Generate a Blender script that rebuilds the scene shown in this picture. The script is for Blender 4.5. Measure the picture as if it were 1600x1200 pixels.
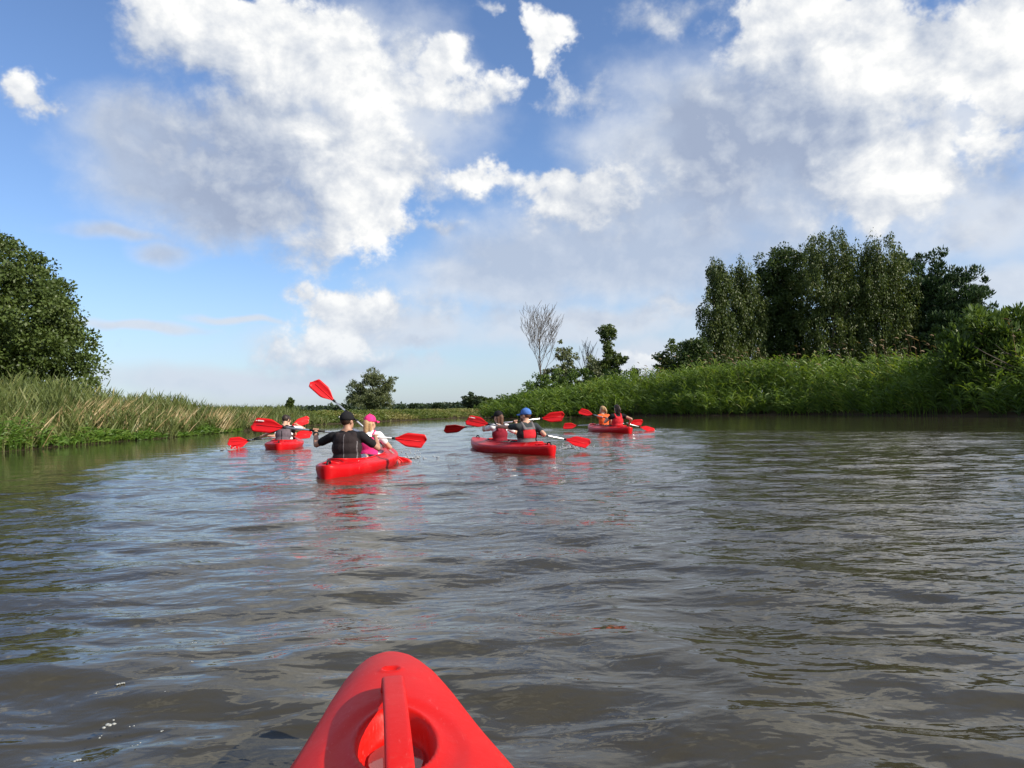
import bpy, bmesh, math, random
import numpy as np
from mathutils import Vector, Matrix

for o in list(bpy.data.objects):
    bpy.data.objects.remove(o)
S = bpy.context.scene
COL = S.collection
random.seed(7)
rng = np.random.default_rng(11)

# ------------------------------------------------------------------ camera
EYE = 0.84                      # eye of somebody sitting low in a kayak
FPX = 1200.0                    # focal length for a 1600 px wide frame
PITCH = math.atan(36.0 / FPX)
ROLL = math.radians(1.29)
cam_d = bpy.data.cameras.new("camera")
cam = bpy.data.objects.new("camera", cam_d)
COL.objects.link(cam)
CAM_R = Matrix.Rotation(math.pi / 2 + PITCH, 3, 'X') @ Matrix.Rotation(-ROLL, 3, 'Z')
cam.matrix_world = Matrix.Translation((0, 0, EYE)) @ CAM_R.to_4x4()
cam_d.sensor_width = 36.0
cam_d.lens = 36.0 * FPX / 1600.0
cam_d.clip_start = 0.05
cam_d.clip_end = 9000
S.camera = cam


def ray(px, py):
    return (CAM_R @ Vector(((px - 800) / FPX, (600 - py) / FPX, -1.0))).normalized()


def on_plane(px, py, z=0.0):
    d = ray(px, py)
    t = (z - EYE) / d.z
    return Vector((0, 0, EYE)) + d * t


def at_depth(px, py, y):
    d = ray(px, py)
    return Vector((0, 0, EYE)) + d * (y / d.y)


# ------------------------------------------------------------------ sun + sky
SUN_EL = math.radians(33)
SUN_AZ = math.atan2(0.90, -0.42)            # from +Y towards +X
sun_dir = Vector((math.sin(SUN_AZ) * math.cos(SUN_EL), math.cos(SUN_AZ) * math.cos(SUN_EL), math.sin(SUN_EL)))
sl = bpy.data.lights.new("sun", 'SUN')
sl.energy = 5.0
sl.angle = math.radians(0.6)
sl.color = (1.0, 0.91, 0.77)
so = bpy.data.objects.new("sun", sl)
COL.objects.link(so)
so.rotation_euler = (-sun_dir).to_track_quat('-Z', 'Y').to_euler()

S.view_settings.view_transform = 'Standard'
S.view_settings.look = 'None'
S.view_settings.exposure = 0.40
S.view_settings.gamma = 1.0
S.view_settings.use_curve_mapping = False

W = bpy.data.worlds.new("World")
S.world = W
W.use_nodes = True
WT = W.node_tree
WT.nodes.clear()


class NT:
    """tiny helper that writes node trees"""
    def __init__(s, t): s.t = t

    def n(s, kind, **kw):
        nd = s.t.nodes.new(kind)
        for k, v in kw.items(): setattr(nd, k, v)
        return nd

    def put(s, sock, v):
        if isinstance(v, bpy.types.NodeSocket): s.t.links.new(v, sock)
        elif v is not None: sock.default_value = v

    def m(s, op, a, b=None, c=None, clamp=False):
        nd = s.n('ShaderNodeMath', operation=op, use_clamp=clamp)
        s.put(nd.inputs[0], a); s.put(nd.inputs[1], b); s.put(nd.inputs[2], c)
        return nd.outputs[0]

    def v(s, op, a, b=None, c=None):
        nd = s.n('ShaderNodeVectorMath', operation=op)
        s.put(nd.inputs[0], a); s.put(nd.inputs[1], b)
        if c is not None: s.put(nd.inputs[2], c)
        return nd.outputs['Value'] if op in ('LENGTH', 'DOT_PRODUCT') else nd.outputs[0]

    def noise(s, vec, scale, detail=4, rough=0.5, dist=0.0, lac=2.0):
        nd = s.n('ShaderNodeTexNoise')
        nd.inputs['Scale'].default_value = scale; nd.inputs['Detail'].default_value = detail
        nd.inputs['Roughness'].default_value = rough; nd.inputs['Distortion'].default_value = dist
        nd.inputs['Lacunarity'].default_value = lac
        if vec is not None: s.put(nd.inputs['Vector'], vec)
        return nd

    def mix(s, f, a, b):
        nd = s.n('ShaderNodeMix', data_type='RGBA')
        s.put(nd.inputs[0], f); s.put(nd.inputs[6], a); s.put(nd.inputs[7], b)
        return nd.outputs[2]

    def smooth(s, x, lo, hi):
        nd = s.n('ShaderNodeMapRange', interpolation_type='SMOOTHSTEP')
        s.put(nd.inputs[0], x); nd.inputs[1].default_value = lo; nd.inputs[2].default_value = hi
        return nd.outputs[0]

    def ramp(s, fac, stops):
        nd = s.n('ShaderNodeValToRGB')
        e = nd.color_ramp.elements
        while len(e) < len(stops): e.new(0.5)
        for i, (p, c) in enumerate(stops):
            e[i].position = p; e[i].color = (*c, 1) if len(c) == 3 else c
        s.put(nd.inputs[0], fac)
        return nd.outputs[0]


def azel(px, py):
    d = ray(px, py)
    return math.atan2(d.x, d.y), math.asin(d.z)


# clouds in the sky: (px, py, rx, ry) turned into azimuth / elevation
CUMULUS = [
    (330, 55, 150, 85), (450, 100, 160, 100), (560, 125, 80, 65), (612, 88, 26, 46), (400, 230, 210, 130),
    (540, 290, 115, 105), (595, 352, 60, 62), (380, 310, 190, 80), (510, 378, 100, 44), (690, 105, 56, 34), (660, 160, 72, 44), (772, 150, 50, 24),
    (733, 180, 30, 18), (874, 45, 34, 34), (866, 85, 24, 30), (925, 157, 54, 28), (885, 176, 44, 14), (775, 8, 24, 14), (28, 140, 50, 36),
    (760, 288, 58, 28), (660, 275, 40, 40), (830, 305, 85, 36), (905, 322, 100, 48), (692, 358, 30, 9),
    (1045, 18, 90, 44), (1130, 36, 44, 18), (1225, 60, 110, 90), (1340, 75, 130, 85), (1430, 70, 100, 70), (1550, 55, 110, 85), (1585, 150, 70, 100), (1230, 180, 180, 130),
    (1375, 150, 100, 80), (1480, 120, 110, 50), (1390, 290, 120, 90), (1320, 230, 150, 130), (1440, 225, 70, 36), (1545, 245, 78, 36), (1555, 330, 70, 34), (1110, 220, 140, 130),
    (510, 472, 60, 34), (545, 500, 90, 46), (515, 540, 100, 54), (452, 556, 48, 34), (600, 575, 40, 20), (690, 566, 22, 8), (768, 478, 44, 22), (700, 488, 56, 18),
    (180, 549, 15, 7), (268, 378, 32, 8), (388, 370, 15, 10), (1495, 365, 40, 18), (1005, 578, 60, 28), (930, 490, 90, 18), (640, 540, 70, 14), (1090, 470, 90, 18),
]
STRATUS = [
    (230, 270, 140, 120), (330, 330, 170, 56), (180, 200, 90, 66), (1070, 220, 190, 170), (1220, 280, 280, 190), (1060, 350, 210, 110),
    (1420, 320, 200, 130), (1500, 200, 90, 60), (860, 400, 250, 70), (990, 410, 200, 76), (770, 440, 210, 50), (1540, 340, 170, 90),
    (170, 362, 130, 16), (245, 392, 66, 22), (215, 502, 130, 10), (385, 489, 85, 7), (600, 520, 220, 40), (900, 500, 260, 44),
    (1040, 560, 230, 54), (1560, 450, 190, 50), (420, 590, 330, 30), (570, 170, 200, 170),
]
DARK = [(860, 400, 220, 60), (1090, 340, 230, 120), (170, 362, 130, 16), (245, 392, 62, 22), (1540, 287, 80, 26),
        (290, 310, 200, 90), (225, 210, 130, 120), (1230, 300, 140, 100), (520, 576, 90, 14), (1120, 230, 140, 120)]
BRIGHT = [(350, -10, 210, 90), (500, 100, 150, 90), (600, 330, 80, 120), (560, 220, 80, 90), (680, 130, 90, 80), (1250, 20, 150, 70), (1370, 80, 150, 90), (1560, 90, 150, 150),
          (1380, 300, 110, 90), (520, 500, 100, 70), (840, 80, 110, 120), (900, 305, 130, 50), (1490, 240, 120, 40), (30, 130, 50, 36), (1000, 560, 90, 50), (760, 280, 70, 30)]


def cover_group(name, blobs, smoothness, soft_small=False):
    g = bpy.data.node_groups.new(name, 'ShaderNodeTree')
    g.interface.new_socket('P', in_out='INPUT', socket_type='NodeSocketVector')
    g.interface.new_socket('Cover', in_out='OUTPUT', socket_type='NodeSocketFloat')
    T = NT(g)
    gi = T.n('NodeGroupInput'); go = T.n('NodeGroupOutput')
    P = gi.outputs[0]
    cur = None
    for (px, py, rx, ry) in blobs:
        a, e = azel(px, py)
        a2, _ = azel(px + rx, py); _, e2 = azel(px, py - ry)
        su, sv = 1.0 / max(abs(a2 - a), 1e-4), 1.0 / max(abs(e2 - e), 1e-4)
        # small clouds are thin: they never reach full density
        z0 = 0.95 * max(0.0, 1 - math.sqrt(rx * ry) / 95.0) ** 0.45 if soft_small else 0.0
        f = math.sqrt(1 - z0 * z0); su *= f; sv *= f
        q = T.v('MULTIPLY_ADD', P, (su, sv, 0), (-a * su, -e * sv, z0))
        l = T.v('LENGTH', q)
        # edges scale with the blob's size: small clouds have proportionally the same fringe
        cur = l if cur is None else T.m('SMOOTH_MIN', cur, l, smoothness)
    T.put(go.inputs[0], T.m('SUBTRACT', 1.0, cur))
    return g


def build_sky():
    T = NT(WT)
    tc = T.n('ShaderNodeTexCoord')
    sky = T.n('ShaderNodeTexSky', sky_type='NISHITA', sun_disc=False)
    sky.sun_elevation = SUN_EL; sky.sun_rotation = SUN_AZ
    sky.air_density = 1.0; sky.dust_density = 0.7; sky.ozone_density = 2.0
    D = tc.outputs['Generated']
    sp = T.n('ShaderNodeSeparateXYZ'); T.put(sp.inputs[0], D)
    az = T.m('ARCTAN2', sp.outputs[0], sp.outputs[1])
    el = T.m('ARCSINE', sp.outputs[2])
    cb = T.n('ShaderNodeCombineXYZ'); T.put(cb.inputs[0], az); T.put(cb.inputs[1], el)
    P0 = cb.outputs[0]
    # warp the plane so that outlines turn ragged
    wn = T.noise(D, 5.0, 3, 0.55)
    w1 = T.v('SUBTRACT', wn.outputs['Color'], (0.5, 0.5, 0.5))
    wn2 = T.noise(D, 21.0, 4, 0.62)
    w2 = T.v('SUBTRACT', wn2.outputs['Color'], (0.5, 0.5, 0.5))
    PL = T.v('MULTIPLY_ADD', w1, (0.075, 0.075, 0), P0)
    P = T.v('MULTIPLY_ADD', w2, (0.080, 0.070, 0), PL)
    gc = cover_group('cumulus_cover', CUMULUS, 0.22, True)
    gs = cover_group('stratus_cover', STRATUS, 0.30)
    gd = cover_group('dark_cover', DARK, 0.45)
    gb = cover_group('bright_cover', BRIGHT, 0.45)

    def use(g, p):
        nd = T.n('ShaderNodeGroup'); nd.node_tree = g; T.put(nd.inputs[0], p); return nd.outputs[0]

    c0 = use(gc, P); st = use(gs, PL); dk = use(gd, PL); br = use(gb, P)
    # the same kind of broken cumulus all round, outside what the photograph shows
    away = T.m('MAXIMUM', T.smooth(T.m('ABSOLUTE', az), 0.66, 0.86), T.smooth(el, 0.56, 0.70))
    near = T.m('SUBTRACT', 1.0, away)
    gn = T.noise(D, 2.6, 3, 0.5)
    gen = T.m('MULTIPLY_ADD', gn.outputs[0], 5.0, -2.55)
    genA = T.m('MULTIPLY', gen, away)
    c0 = T.m('MAXIMUM', T.m('MULTIPLY_ADD', c0, near, genA), -1.5)
    st = T.m('MAXIMUM', T.m('MULTIPLY_ADD', st, near, genA), -1.5)
    br = T.m('MULTIPLY_ADD', br, near, T.m('MULTIPLY', away, 0.25))
    dk = T.m('MULTIPLY_ADD', dk, near, T.m('MULTIPLY', T.m('ADD', gen, -0.5), away))
    DV = T.v('MULTIPLY', D, (1, 1, 1.2))
    n0 = T.noise(DV, 13.0, 7, 0.60, 0.15).outputs[0]
    n1 = T.noise(T.v('ADD', DV, (0.012, -0.002, 0.016)), 13.0, 5, 0.55, 0.15).outputs[0]
    sn = T.noise(T.v('MULTIPLY', D, (1, 1, 1.8)), 4.5, 4, 0.55).outputs[0]
    dark = T.smooth(T.m('MULTIPLY_ADD', T.m('SUBTRACT', sn, 0.5), 1.2, dk), -0.55, 0.80)
    bright = T.smooth(T.m('MULTIPLY_ADD', T.m('SUBTRACT', n0, 0.5), 0.45, br), -0.55, 0.70)
    # density and opacity: crisp on the sunny side, frayed and veiled in the shade
    d0 = T.m('MULTIPLY_ADD', T.m('SUBTRACT', n0, 0.5), 2.1, T.m('MULTIPLY_ADD', c0, 1.5, 0.18))
    wdt = T.m('MULTIPLY_ADD', bright, -0.68, 1.08)
    aC = T.smooth(T.m('DIVIDE', d0, wdt), 0.0, 1.0)
    dS = T.m('MULTIPLY_ADD', T.m('SUBTRACT', sn, 0.5), 1.3, st)
    dS = T.m('MULTIPLY_ADD', T.m('SUBTRACT', n0, 0.5), 0.8, dS)
    aS = T.m('MULTIPLY', T.smooth(dS, -0.25, 0.75), 0.90)
    lit = T.m('MULTIPLY_ADD', bright, 0.54, 0.30)
    lit = T.m('MULTIPLY_ADD', dark, -0.26, lit)
    lit = T.m('MULTIPLY_ADD', T.m('SUBTRACT', n0, n1), 1.8, lit)
    lit = T.m('MULTIPLY_ADD', T.m('SUBTRACT', n0, 0.5), 0.18, lit, clamp=True)
    colC = T.ramp(lit, [(0.0, (0.36, 0.43, 0.58)), (0.30, (0.52, 0.58, 0.69)), (0.60, (0.72, 0.755, 0.81)), (0.95, (1.0, 1.0, 0.985))])
    shade = T.m('MULTIPLY_ADD', T.m('SUBTRACT', n0, n1), -1.6, T.m('MULTIPLY_ADD', T.m('SUBTRACT', n0, 0.5), -0.7, dark), clamp=True)
    colS = T.mix(shade, (0.70, 0.75, 0.83, 1), (0.48, 0.555, 0.69, 1))
    k = CLOUD_K / SKY_S

    def scaled(c):
        nd = T.n('ShaderNodeVectorMath', operation='SCALE'); T.put(nd.inputs[0], c); nd.inputs['Scale'].default_value = k
        return nd.outputs[0]
    out = T.mix(aS, T.v('MULTIPLY', sky.outputs[0], SKY_TINT), scaled(colS))
    out = T.mix(aC, out, scaled(colC))
    # bright moist air low down
    hz = T.m('SUBTRACT', 1.0, T.smooth(el, -0.02, 0.20))
    out = T.mix(T.m('MULTIPLY', hz, 0.50), out, (0.54 * k, 0.64 * k, 0.78 * k, 1))
    bg = T.n('ShaderNodeBackground'); T.put(bg.inputs[0], out); bg.inputs[1].default_value = SKY_S
    wo = T.n('ShaderNodeOutputWorld'); T.t.links.new(bg.outputs[0], wo.inputs[0])


SKY_S = 0.12
CLOUD_K = 0.78                  # cloud radiance at this exposure
SKY_TINT = (0.80, 0.90, 1.08)
build_sky()
W.cycles.sampling_method = 'MANUAL'
W.cycles.sample_map_resolution = 512
S.cycles.max_bounces = 6
S.cycles.diffuse_bounces = 3
S.cycles.glossy_bounces = 3
S.cycles.transmission_bounces = 4
S.cycles.transparent_max_bounces = 6
S.cycles.caustics_reflective = False
S.cycles.caustics_refractive = False
S.cycles.use_denoising = True

# ------------------------------------------------------------------ helpers
def tag(o, label=None, cat=None, group=None, kind=None):
    if label: o['label'] = label
    if cat: o['category'] = cat
    if group: o['group'] = group
    if kind: o['kind'] = kind
    return o


def empty(name, loc=(0, 0, 0), rz=0.0):
    o = bpy.data.objects.new(name, None)
    o.empty_display_size = 0.1
    COL.objects.link(o)
    o.location = loc; o.rotation_euler = (0, 0, rz)
    return o


def link(name, me, mat, parent=None, smooth=True):
    o = bpy.data.objects.new(name, me)
    COL.objects.link(o)
    if mat is not None and not me.materials: me.materials.append(mat)
    if smooth and len(me.polygons): me.polygons.foreach_set('use_smooth', np.ones(len(me.polygons), bool))
    if parent: o.parent = parent
    return o


def np_mesh(name, V, F, var=None):
    """V (n,3), F (m,k) with a constant k"""
    me = bpy.data.meshes.new(name)
    V = np.asarray(V, np.float32); F = np.asarray(F, np.int32)
    k = F.shape[1]
    me.vertices.add(len(V)); me.vertices.foreach_set('co', V.ravel())
    me.loops.add(F.size); me.loops.foreach_set('vertex_index', F.ravel())
    me.polygons.add(len(F)); me.polygons.foreach_set('loop_start', np.arange(0, F.size, k, dtype=np.int32))
    me.update(calc_edges=True)
    if var is not None:
        a = me.attributes.new('var', 'FLOAT', 'POINT')
        a.data.foreach_set('value', np.asarray(var, np.float32))
    return me


class Geo:
    """collects closed pieces for ONE mesh"""
    def __init__(s): s.v = []; s.f = []

    def add(s, V, F):
        b = len(s.v)
        s.v.extend([tuple(p) for p in V]); s.f.extend([tuple(i + b for i in f) for f in F])
        return s

    def mesh(s, name):
        me = bpy.data.meshes.new(name); me.from_pydata(s.v, [], s.f); me.update(); return me

    def tube(s, pts, radii, n=8, flat=None, cap=True):
        pts = [Vector(p) for p in pts]
        rings = []
        up = None
        for i, p in enumerate(pts):
            t = (pts[min(i + 1, len(pts) - 1)] - pts[max(i - 1, 0)]).normalized()
            if up is None:
                up = Vector((0, 0, 1)) if abs(t.z) < 0.9 else Vector((0, 1, 0))
            x = t.cross(up).normalized(); y = x.cross(t).normalized(); up = y
            r = radii[i] if hasattr(radii, '__len__') else radii
            rx, ry = (r if hasattr(r, '__len__') else (r, r))
            rings.append([p + x * (rx * math.cos(2 * math.pi * k / n)) + y * (ry * math.sin(2 * math.pi * k / n)) for k in range(n)])
        V = [q for r in rings for q in r]; F = []
        for i in range(len(rings) - 1):
            for k in range(n):
                F.append((i * n + k, i * n + (k + 1) % n, (i + 1) * n + (k + 1) % n, (i + 1) * n + k))
        if cap:
            F.append(tuple(range(n - 1, -1, -1))); F.append(tuple((len(rings) - 1) * n + k for k in range(n)))
        return s.add(V, F)

    def capsule(s, a, b, ra, rb, n=12):
        a = Vector(a); b = Vector(b); t = (b - a)
        L = max(t.length, 1e-4); t = t / L
        pts = []; rr = []
        for k in (0.97, 0.75, 0.4): pts.append(a - t * ra * k); rr.append(ra * math.sqrt(max(1 - k * k, 0.02)))
        pts.append(a); rr.append(ra)
        pts.append(a + t * L * 0.5); rr.append((ra + rb) / 2)
        pts.append(b); rr.append(rb)
        for k in (0.4, 0.75, 0.97): pts.append(b + t * rb * k); rr.append(rb * math.sqrt(max(1 - k * k, 0.02)))
        return s.tube(pts, rr, n)

    def ell(s, c, r, R=None, nu=16, nv=10):
        V = []; F = []
        for j in range(1, nv):
            th = math.pi * j / nv
            for i in range(nu):
                ph = 2 * math.pi * i / nu
                V.append(Vector((r[0] * math.sin(th) * math.cos(ph), r[1] * math.sin(th) * math.sin(ph), r[2] * math.cos(th))))
        top = len(V); V.append(Vector((0, 0, r[2]))); V.append(Vector((0, 0, -r[2])))
        for j in range(nv - 2):
            for i in range(nu):
                F.append((j * nu + i, (j + 1) * nu + i, (j + 1) * nu + (i + 1) % nu, j * nu + (i + 1) % nu))
        for i in range(nu):
            F.append((top, i, (i + 1) % nu)); F.append((top + 1, (nv - 2) * nu + (i + 1) % nu, (nv - 2) * nu + i))
        c = Vector(c)
        V = [(R @ p if R else p) + c for p in V]
        return s.add(V, F)


def vnoise(x, y, seed=0):
    """smooth value noise, vectorised"""
    x = np.asarray(x, float); y = np.asarray(y, float)
    xi = np.floor(x).astype(np.int64); yi = np.floor(y).astype(np.int64)
    fx = x - xi; fy = y - yi
    fx = fx * fx * (3 - 2 * fx); fy = fy * fy * (3 - 2 * fy)

    def h(a, b):
        n = (a * 374761393 + b * 668265263 + seed * 974711) & 0x7fffffff
        n = ((n ^ (n >> 13)) * 1274126177) & 0x7fffffff
        return ((n ^ (n >> 16)) & 0xffff) / 65535.0
    return (h(xi, yi) * (1 - fx) + h(xi + 1, yi) * fx) * (1 - fy) + (h(xi, yi + 1) * (1 - fx) + h(xi + 1, yi + 1) * fx) * fy


def fbm(x, y, seed=0, o=4):
    s = 0; a = 0.5
    for i in range(o):
        s = s + a * vnoise(x, y, seed + i); x = x * 2.03 + 7.1; y = y * 2.03 + 3.7; a *= 0.5
    return s


def sstep(x, a, b):
    t = np.clip((x - a) / (b - a), 0, 1)
    return t * t * (3 - 2 * t)


# ------------------------------------------------------------------ materials
def new_mat(name):
    m = bpy.data.materials.new(name); m.use_nodes = True
    m.node_tree.nodes.clear()
    T = NT(m.node_tree)
    out = T.n('ShaderNodeOutputMaterial')
    return m, T, out


def principled(T, out, color, rough=0.5, spec=0.5, metal=0.0, normal=None):
    b = T.n('ShaderNodeBsdfPrincipled')
    T.put(b.inputs['Base Color'], color if not (isinstance(color, tuple) and len(color) == 3) else (*color, 1))
    T.put(b.inputs['Roughness'], rough); b.inputs['Specular IOR Level'].default_value = spec
    b.inputs['Metallic'].default_value = metal
    if normal is not None: T.put(b.inputs['Normal'], normal)
    T.t.links.new(b.outputs[0], out.inputs[0])
    return b


def mat_plain(name, color, rough=0.5, spec=0.4, metal=0.0, vary=0.12, scale=25.0, bump=0.0, bscale=60.0):
    m, T, out = new_mat(name)
    tc = T.n('ShaderNodeTexCoord')
    nz = T.noise(tc.outputs['Object'], scale, 4, 0.6)
    lo = tuple(c * (1 - vary) for c in color); hi = tuple(min(1, c * (1 + vary)) for c in color)
    colr = T.ramp(nz.outputs[0], [(0.3, lo), (0.7, hi)])
    nrm = None
    if bump:
        b = T.n('ShaderNodeBump'); b.inputs['Strength'].default_value = bump; b.inputs['Distance'].default_value = 0.01
        T.put(b.inputs['Height'], T.noise(tc.outputs['Object'], bscale, 4, 0.6).outputs[0]); nrm = b.outputs[0]
    principled(T, out, colr, rough, spec, metal, nrm)
    return m


def mat_leaf(name, stops, transl=0.3, rough=0.5):
    m, T, out = new_mat(name)
    at = T.n('ShaderNodeAttribute'); at.attribute_name = 'var'
    geo = T.n('ShaderNodeNewGeometry')
    nz = T.noise(geo.outputs['Position'], 0.35, 3, 0.5)
    f = T.m('MULTIPLY_ADD', T.m('SUBTRACT', nz.outputs[0], 0.5), 0.5, at.outputs['Fac'])
    c = T.ramp(f, stops)
    b = T.n('ShaderNodeBsdfPrincipled'); T.put(b.inputs['Base Color'], c); b.inputs['Roughness'].default_value = rough
    b.inputs['Specular IOR Level'].default_value = 0.35
    t = T.n('ShaderNodeBsdfTranslucent'); T.put(t.inputs[0], T.v('MULTIPLY', c, (1.25, 1.15, 0.55)))
    mx = T.n('ShaderNodeMixShader'); mx.inputs[0].default_value = transl
    T.t.links.new(b.outputs[0], mx.inputs[1]); T.t.links.new(t.outputs[0], mx.inputs[2])
    T.t.links.new(mx.outputs[0], out.inputs[0])
    return m


def mat_red(name, base=(0.50, 0.004, 0.007), fade=(0.53, 0.014, 0.017), rough=0.36, near=False):
    m, T, out = new_mat(name)
    tc = T.n('ShaderNodeTexCoord')
    O = tc.outputs['Object']
    n1 = T.noise(O, 5.0 if not near else 9.0, 5, 0.65)
    n2 = T.noise(O, 60.0, 5, 0.7)
    c = T.mix(T.smooth(n1.outputs[0], 0.46, 0.78), (*base, 1), (*fade, 1))
    sc = T.noise(T.v('MULTIPLY', O, (34, 5, 14)) if near else O, 7.0, 3, 0.5, 1.2)
    scr = T.smooth(sc.outputs[0], 0.655, 0.69)
    c = T.mix(T.m('MULTIPLY', scr, 0.12 if near else 0.25), c, (0.80, 0.26, 0.25, 1))
    if near:                                     # pale scuffs and dust where hulls get dragged ashore
        d = T.m('MULTIPLY', T.smooth(n2.outputs[0], 0.50, 0.72), T.smooth(n1.outputs[0], 0.42, 0.64))
        c = T.mix(T.m('MULTIPLY', d, 0.45), c, (0.52, 0.07, 0.06, 1))
    b = T.n('ShaderNodeBump'); b.inputs['Strength'].default_value = 0.16; b.inputs['Distance'].default_value = 0.004
    T.put(b.inputs['Height'], T.m('ADD', T.m('MULTIPLY', n2.outputs[0], 0.6), T.m('MULTIPLY', n1.outputs[0], 1.6)))
    r = T.m('MULTIPLY_ADD', n2.outputs[0], 0.22, rough - 0.10)
    principled(T, out, c, r, 0.22, 0, b.outputs[0])
    return m


M = {}
M['red'] = mat_red('red_polyethylene')
M['red_near'] = mat_red('scuffed_red_polyethylene', (0.54, 0.008, 0.005), (0.55, 0.014, 0.011), 0.48, near=True)
M['blade'] = mat_plain('red_blade_plastic', (0.60, 0.004, 0.007), 0.38, 0.4, vary=0.06, scale=9)
M['alu'] = mat_plain('aluminium_tube', (0.78, 0.78, 0.78), 0.32, 0.5, 0.85, 0.05)
M['black'] = mat_plain('black_rubber', (0.012, 0.012, 0.013), 0.6, 0.3)
M['white'] = mat_plain('white_print', (0.82, 0.82, 0.80), 0.6, 0.3, vary=0.03)
M['skin'] = mat_plain('fair_skin', (0.52, 0.30, 0.21), 0.5, 0.35, vary=0.10, scale=14)  # fair skin's own tone, slightly mottled by noise
M['skin_tan'] = mat_plain('tanned_skin', (0.40, 0.22, 0.15), 0.5, 0.35, vary=0.10, scale=14)


def cloth(name, c, vary=0.2): return mat_plain(name, c, 0.85, 0.2, vary=vary, scale=18, bump=0.5, bscale=22)


M['c_black'] = cloth('black_cotton', (0.012, 0.012, 0.014))
M['c_dark'] = cloth('dark_grey_cotton', (0.035, 0.042, 0.045))
M['c_white'] = cloth('white_cotton', (0.74, 0.74, 0.76), 0.05)
M['c_brown'] = cloth('charcoal_brown_foam', (0.024, 0.018, 0.019))
M['c_mauve'] = cloth('faded_grey_foam', (0.115, 0.090, 0.105))
M['c_red'] = cloth('red_nylon', (0.55, 0.022, 0.032))
M['c_maroon'] = cloth('maroon_nylon', (0.20, 0.012, 0.025))
M['c_grey'] = cloth('grey_webbing', (0.13, 0.12, 0.125))
M['c_orange'] = cloth('orange_nylon', (0.80, 0.13, 0.035))
M['c_pink'] = cloth('pink_cotton', (0.72, 0.035, 0.19))
M['c_blue'] = cloth('blue_cotton', (0.070, 0.17, 0.47))
M['hair_dark'] = mat_plain('dark_brown_hair', (0.030, 0.017, 0.011), 0.5, 0.4, vary=0.4, scale=60, bump=0.6, bscale=90)
M['hair_fair'] = mat_plain('fair_hair', (0.42, 0.27, 0.13), 0.5, 0.4, vary=0.35, scale=60, bump=0.6, bscale=90)
M['hair_brown'] = mat_plain('brown_hair', (0.11, 0.050, 0.028), 0.5, 0.4, vary=0.4, scale=60, bump=0.6, bscale=90)
M['bark'] = mat_plain('grey_bark', (0.13, 0.11, 0.09), 0.9, 0.2, vary=0.4, scale=6, bump=0.8, bscale=20)
M['bark_dark'] = mat_plain('dark_bark', (0.060, 0.048, 0.038), 0.9, 0.2, vary=0.4, scale=6, bump=0.8, bscale=20)
M['dead'] = mat_plain('weathered_dead_wood', (0.105, 0.088, 0.072), 0.9, 0.2, vary=0.25, scale=8)
M['leaf_oak'] = mat_leaf('dark_broad_leaves', [(0.0, (0.040, 0.064, 0.014)), (0.5, (0.074, 0.112, 0.027)), (1.0, (0.120, 0.165, 0.043))])
M['leaf_birch'] = mat_leaf('birch_leaves', [(0.0, (0.030, 0.052, 0.011)), (0.5, (0.060, 0.092, 0.019)), (1.0, (0.106, 0.136, 0.029))])
M['leaf_alder'] = mat_leaf('alder_leaves', [(0.0, (0.022, 0.044, 0.011)), (0.5, (0.042, 0.074, 0.018)), (1.0, (0.075, 0.112, 0.028))])
M['leaf_pine'] = mat_leaf('pine_needles', [(0.0, (0.016, 0.036, 0.014)), (0.5, (0.032, 0.066, 0.024)), (1.0, (0.060, 0.100, 0.034))], 0.12)
M['leaf_willow'] = mat_leaf('willow_leaves', [(0.0, (0.085, 0.112, 0.055)), (0.5, (0.135, 0.165, 0.082)), (1.0, (0.185, 0.210, 0.110))])
M['leaf_bush'] = mat_leaf('shrub_leaves', [(0.0, (0.034, 0.066, 0.011)), (0.5, (0.075, 0.130, 0.022)), (1.0, (0.130, 0.195, 0.036))])
M['reed_grey'] = mat_leaf('grey_green_reed', [(0.0, (0.080, 0.112, 0.030)), (0.45, (0.140, 0.178, 0.056)), (0.75, (0.215, 0.230, 0.085)), (1.0, (0.330, 0.285, 0.130))], 0.35)
M['reed_straw'] = mat_leaf('dry_straw', [(0.0, (0.23, 0.16, 0.075)), (0.5, (0.38, 0.29, 0.145)), (1.0, (0.55, 0.45, 0.26))], 0.2)
M['reed_green'] = mat_leaf('lush_green_reed', [(0.0, (0.042, 0.084, 0.012)), (0.5, (0.105, 0.178, 0.026)), (0.85, (0.180, 0.260, 0.042)), (1.0, (0.29, 0.29, 0.080))], 0.45)
M['low_green'] = mat_leaf('bright_bank_weeds', [(0.0, (0.045, 0.110, 0.012)), (0.5, (0.085, 0.170, 0.020)), (1.0, (0.150, 0.230, 0.035))], 0.35)
M['plume'] = mat_leaf('brown_reed_plume', [(0.0, (0.16, 0.10, 0.060)), (1.0, (0.32, 0.22, 0.13))], 0.3)
M['meadow'] = mat_leaf('meadow_grass', [(0.0, (0.060, 0.095, 0.018)), (0.5, (0.120, 0.155, 0.030)), (1.0, (0.26, 0.22, 0.085))], 0.3)
M['leaf_far'] = mat_leaf('distant_leaves', [(0.0, (0.022, 0.040, 0.022)), (1.0, (0.050, 0.075, 0.035))], 0.2)


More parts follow.
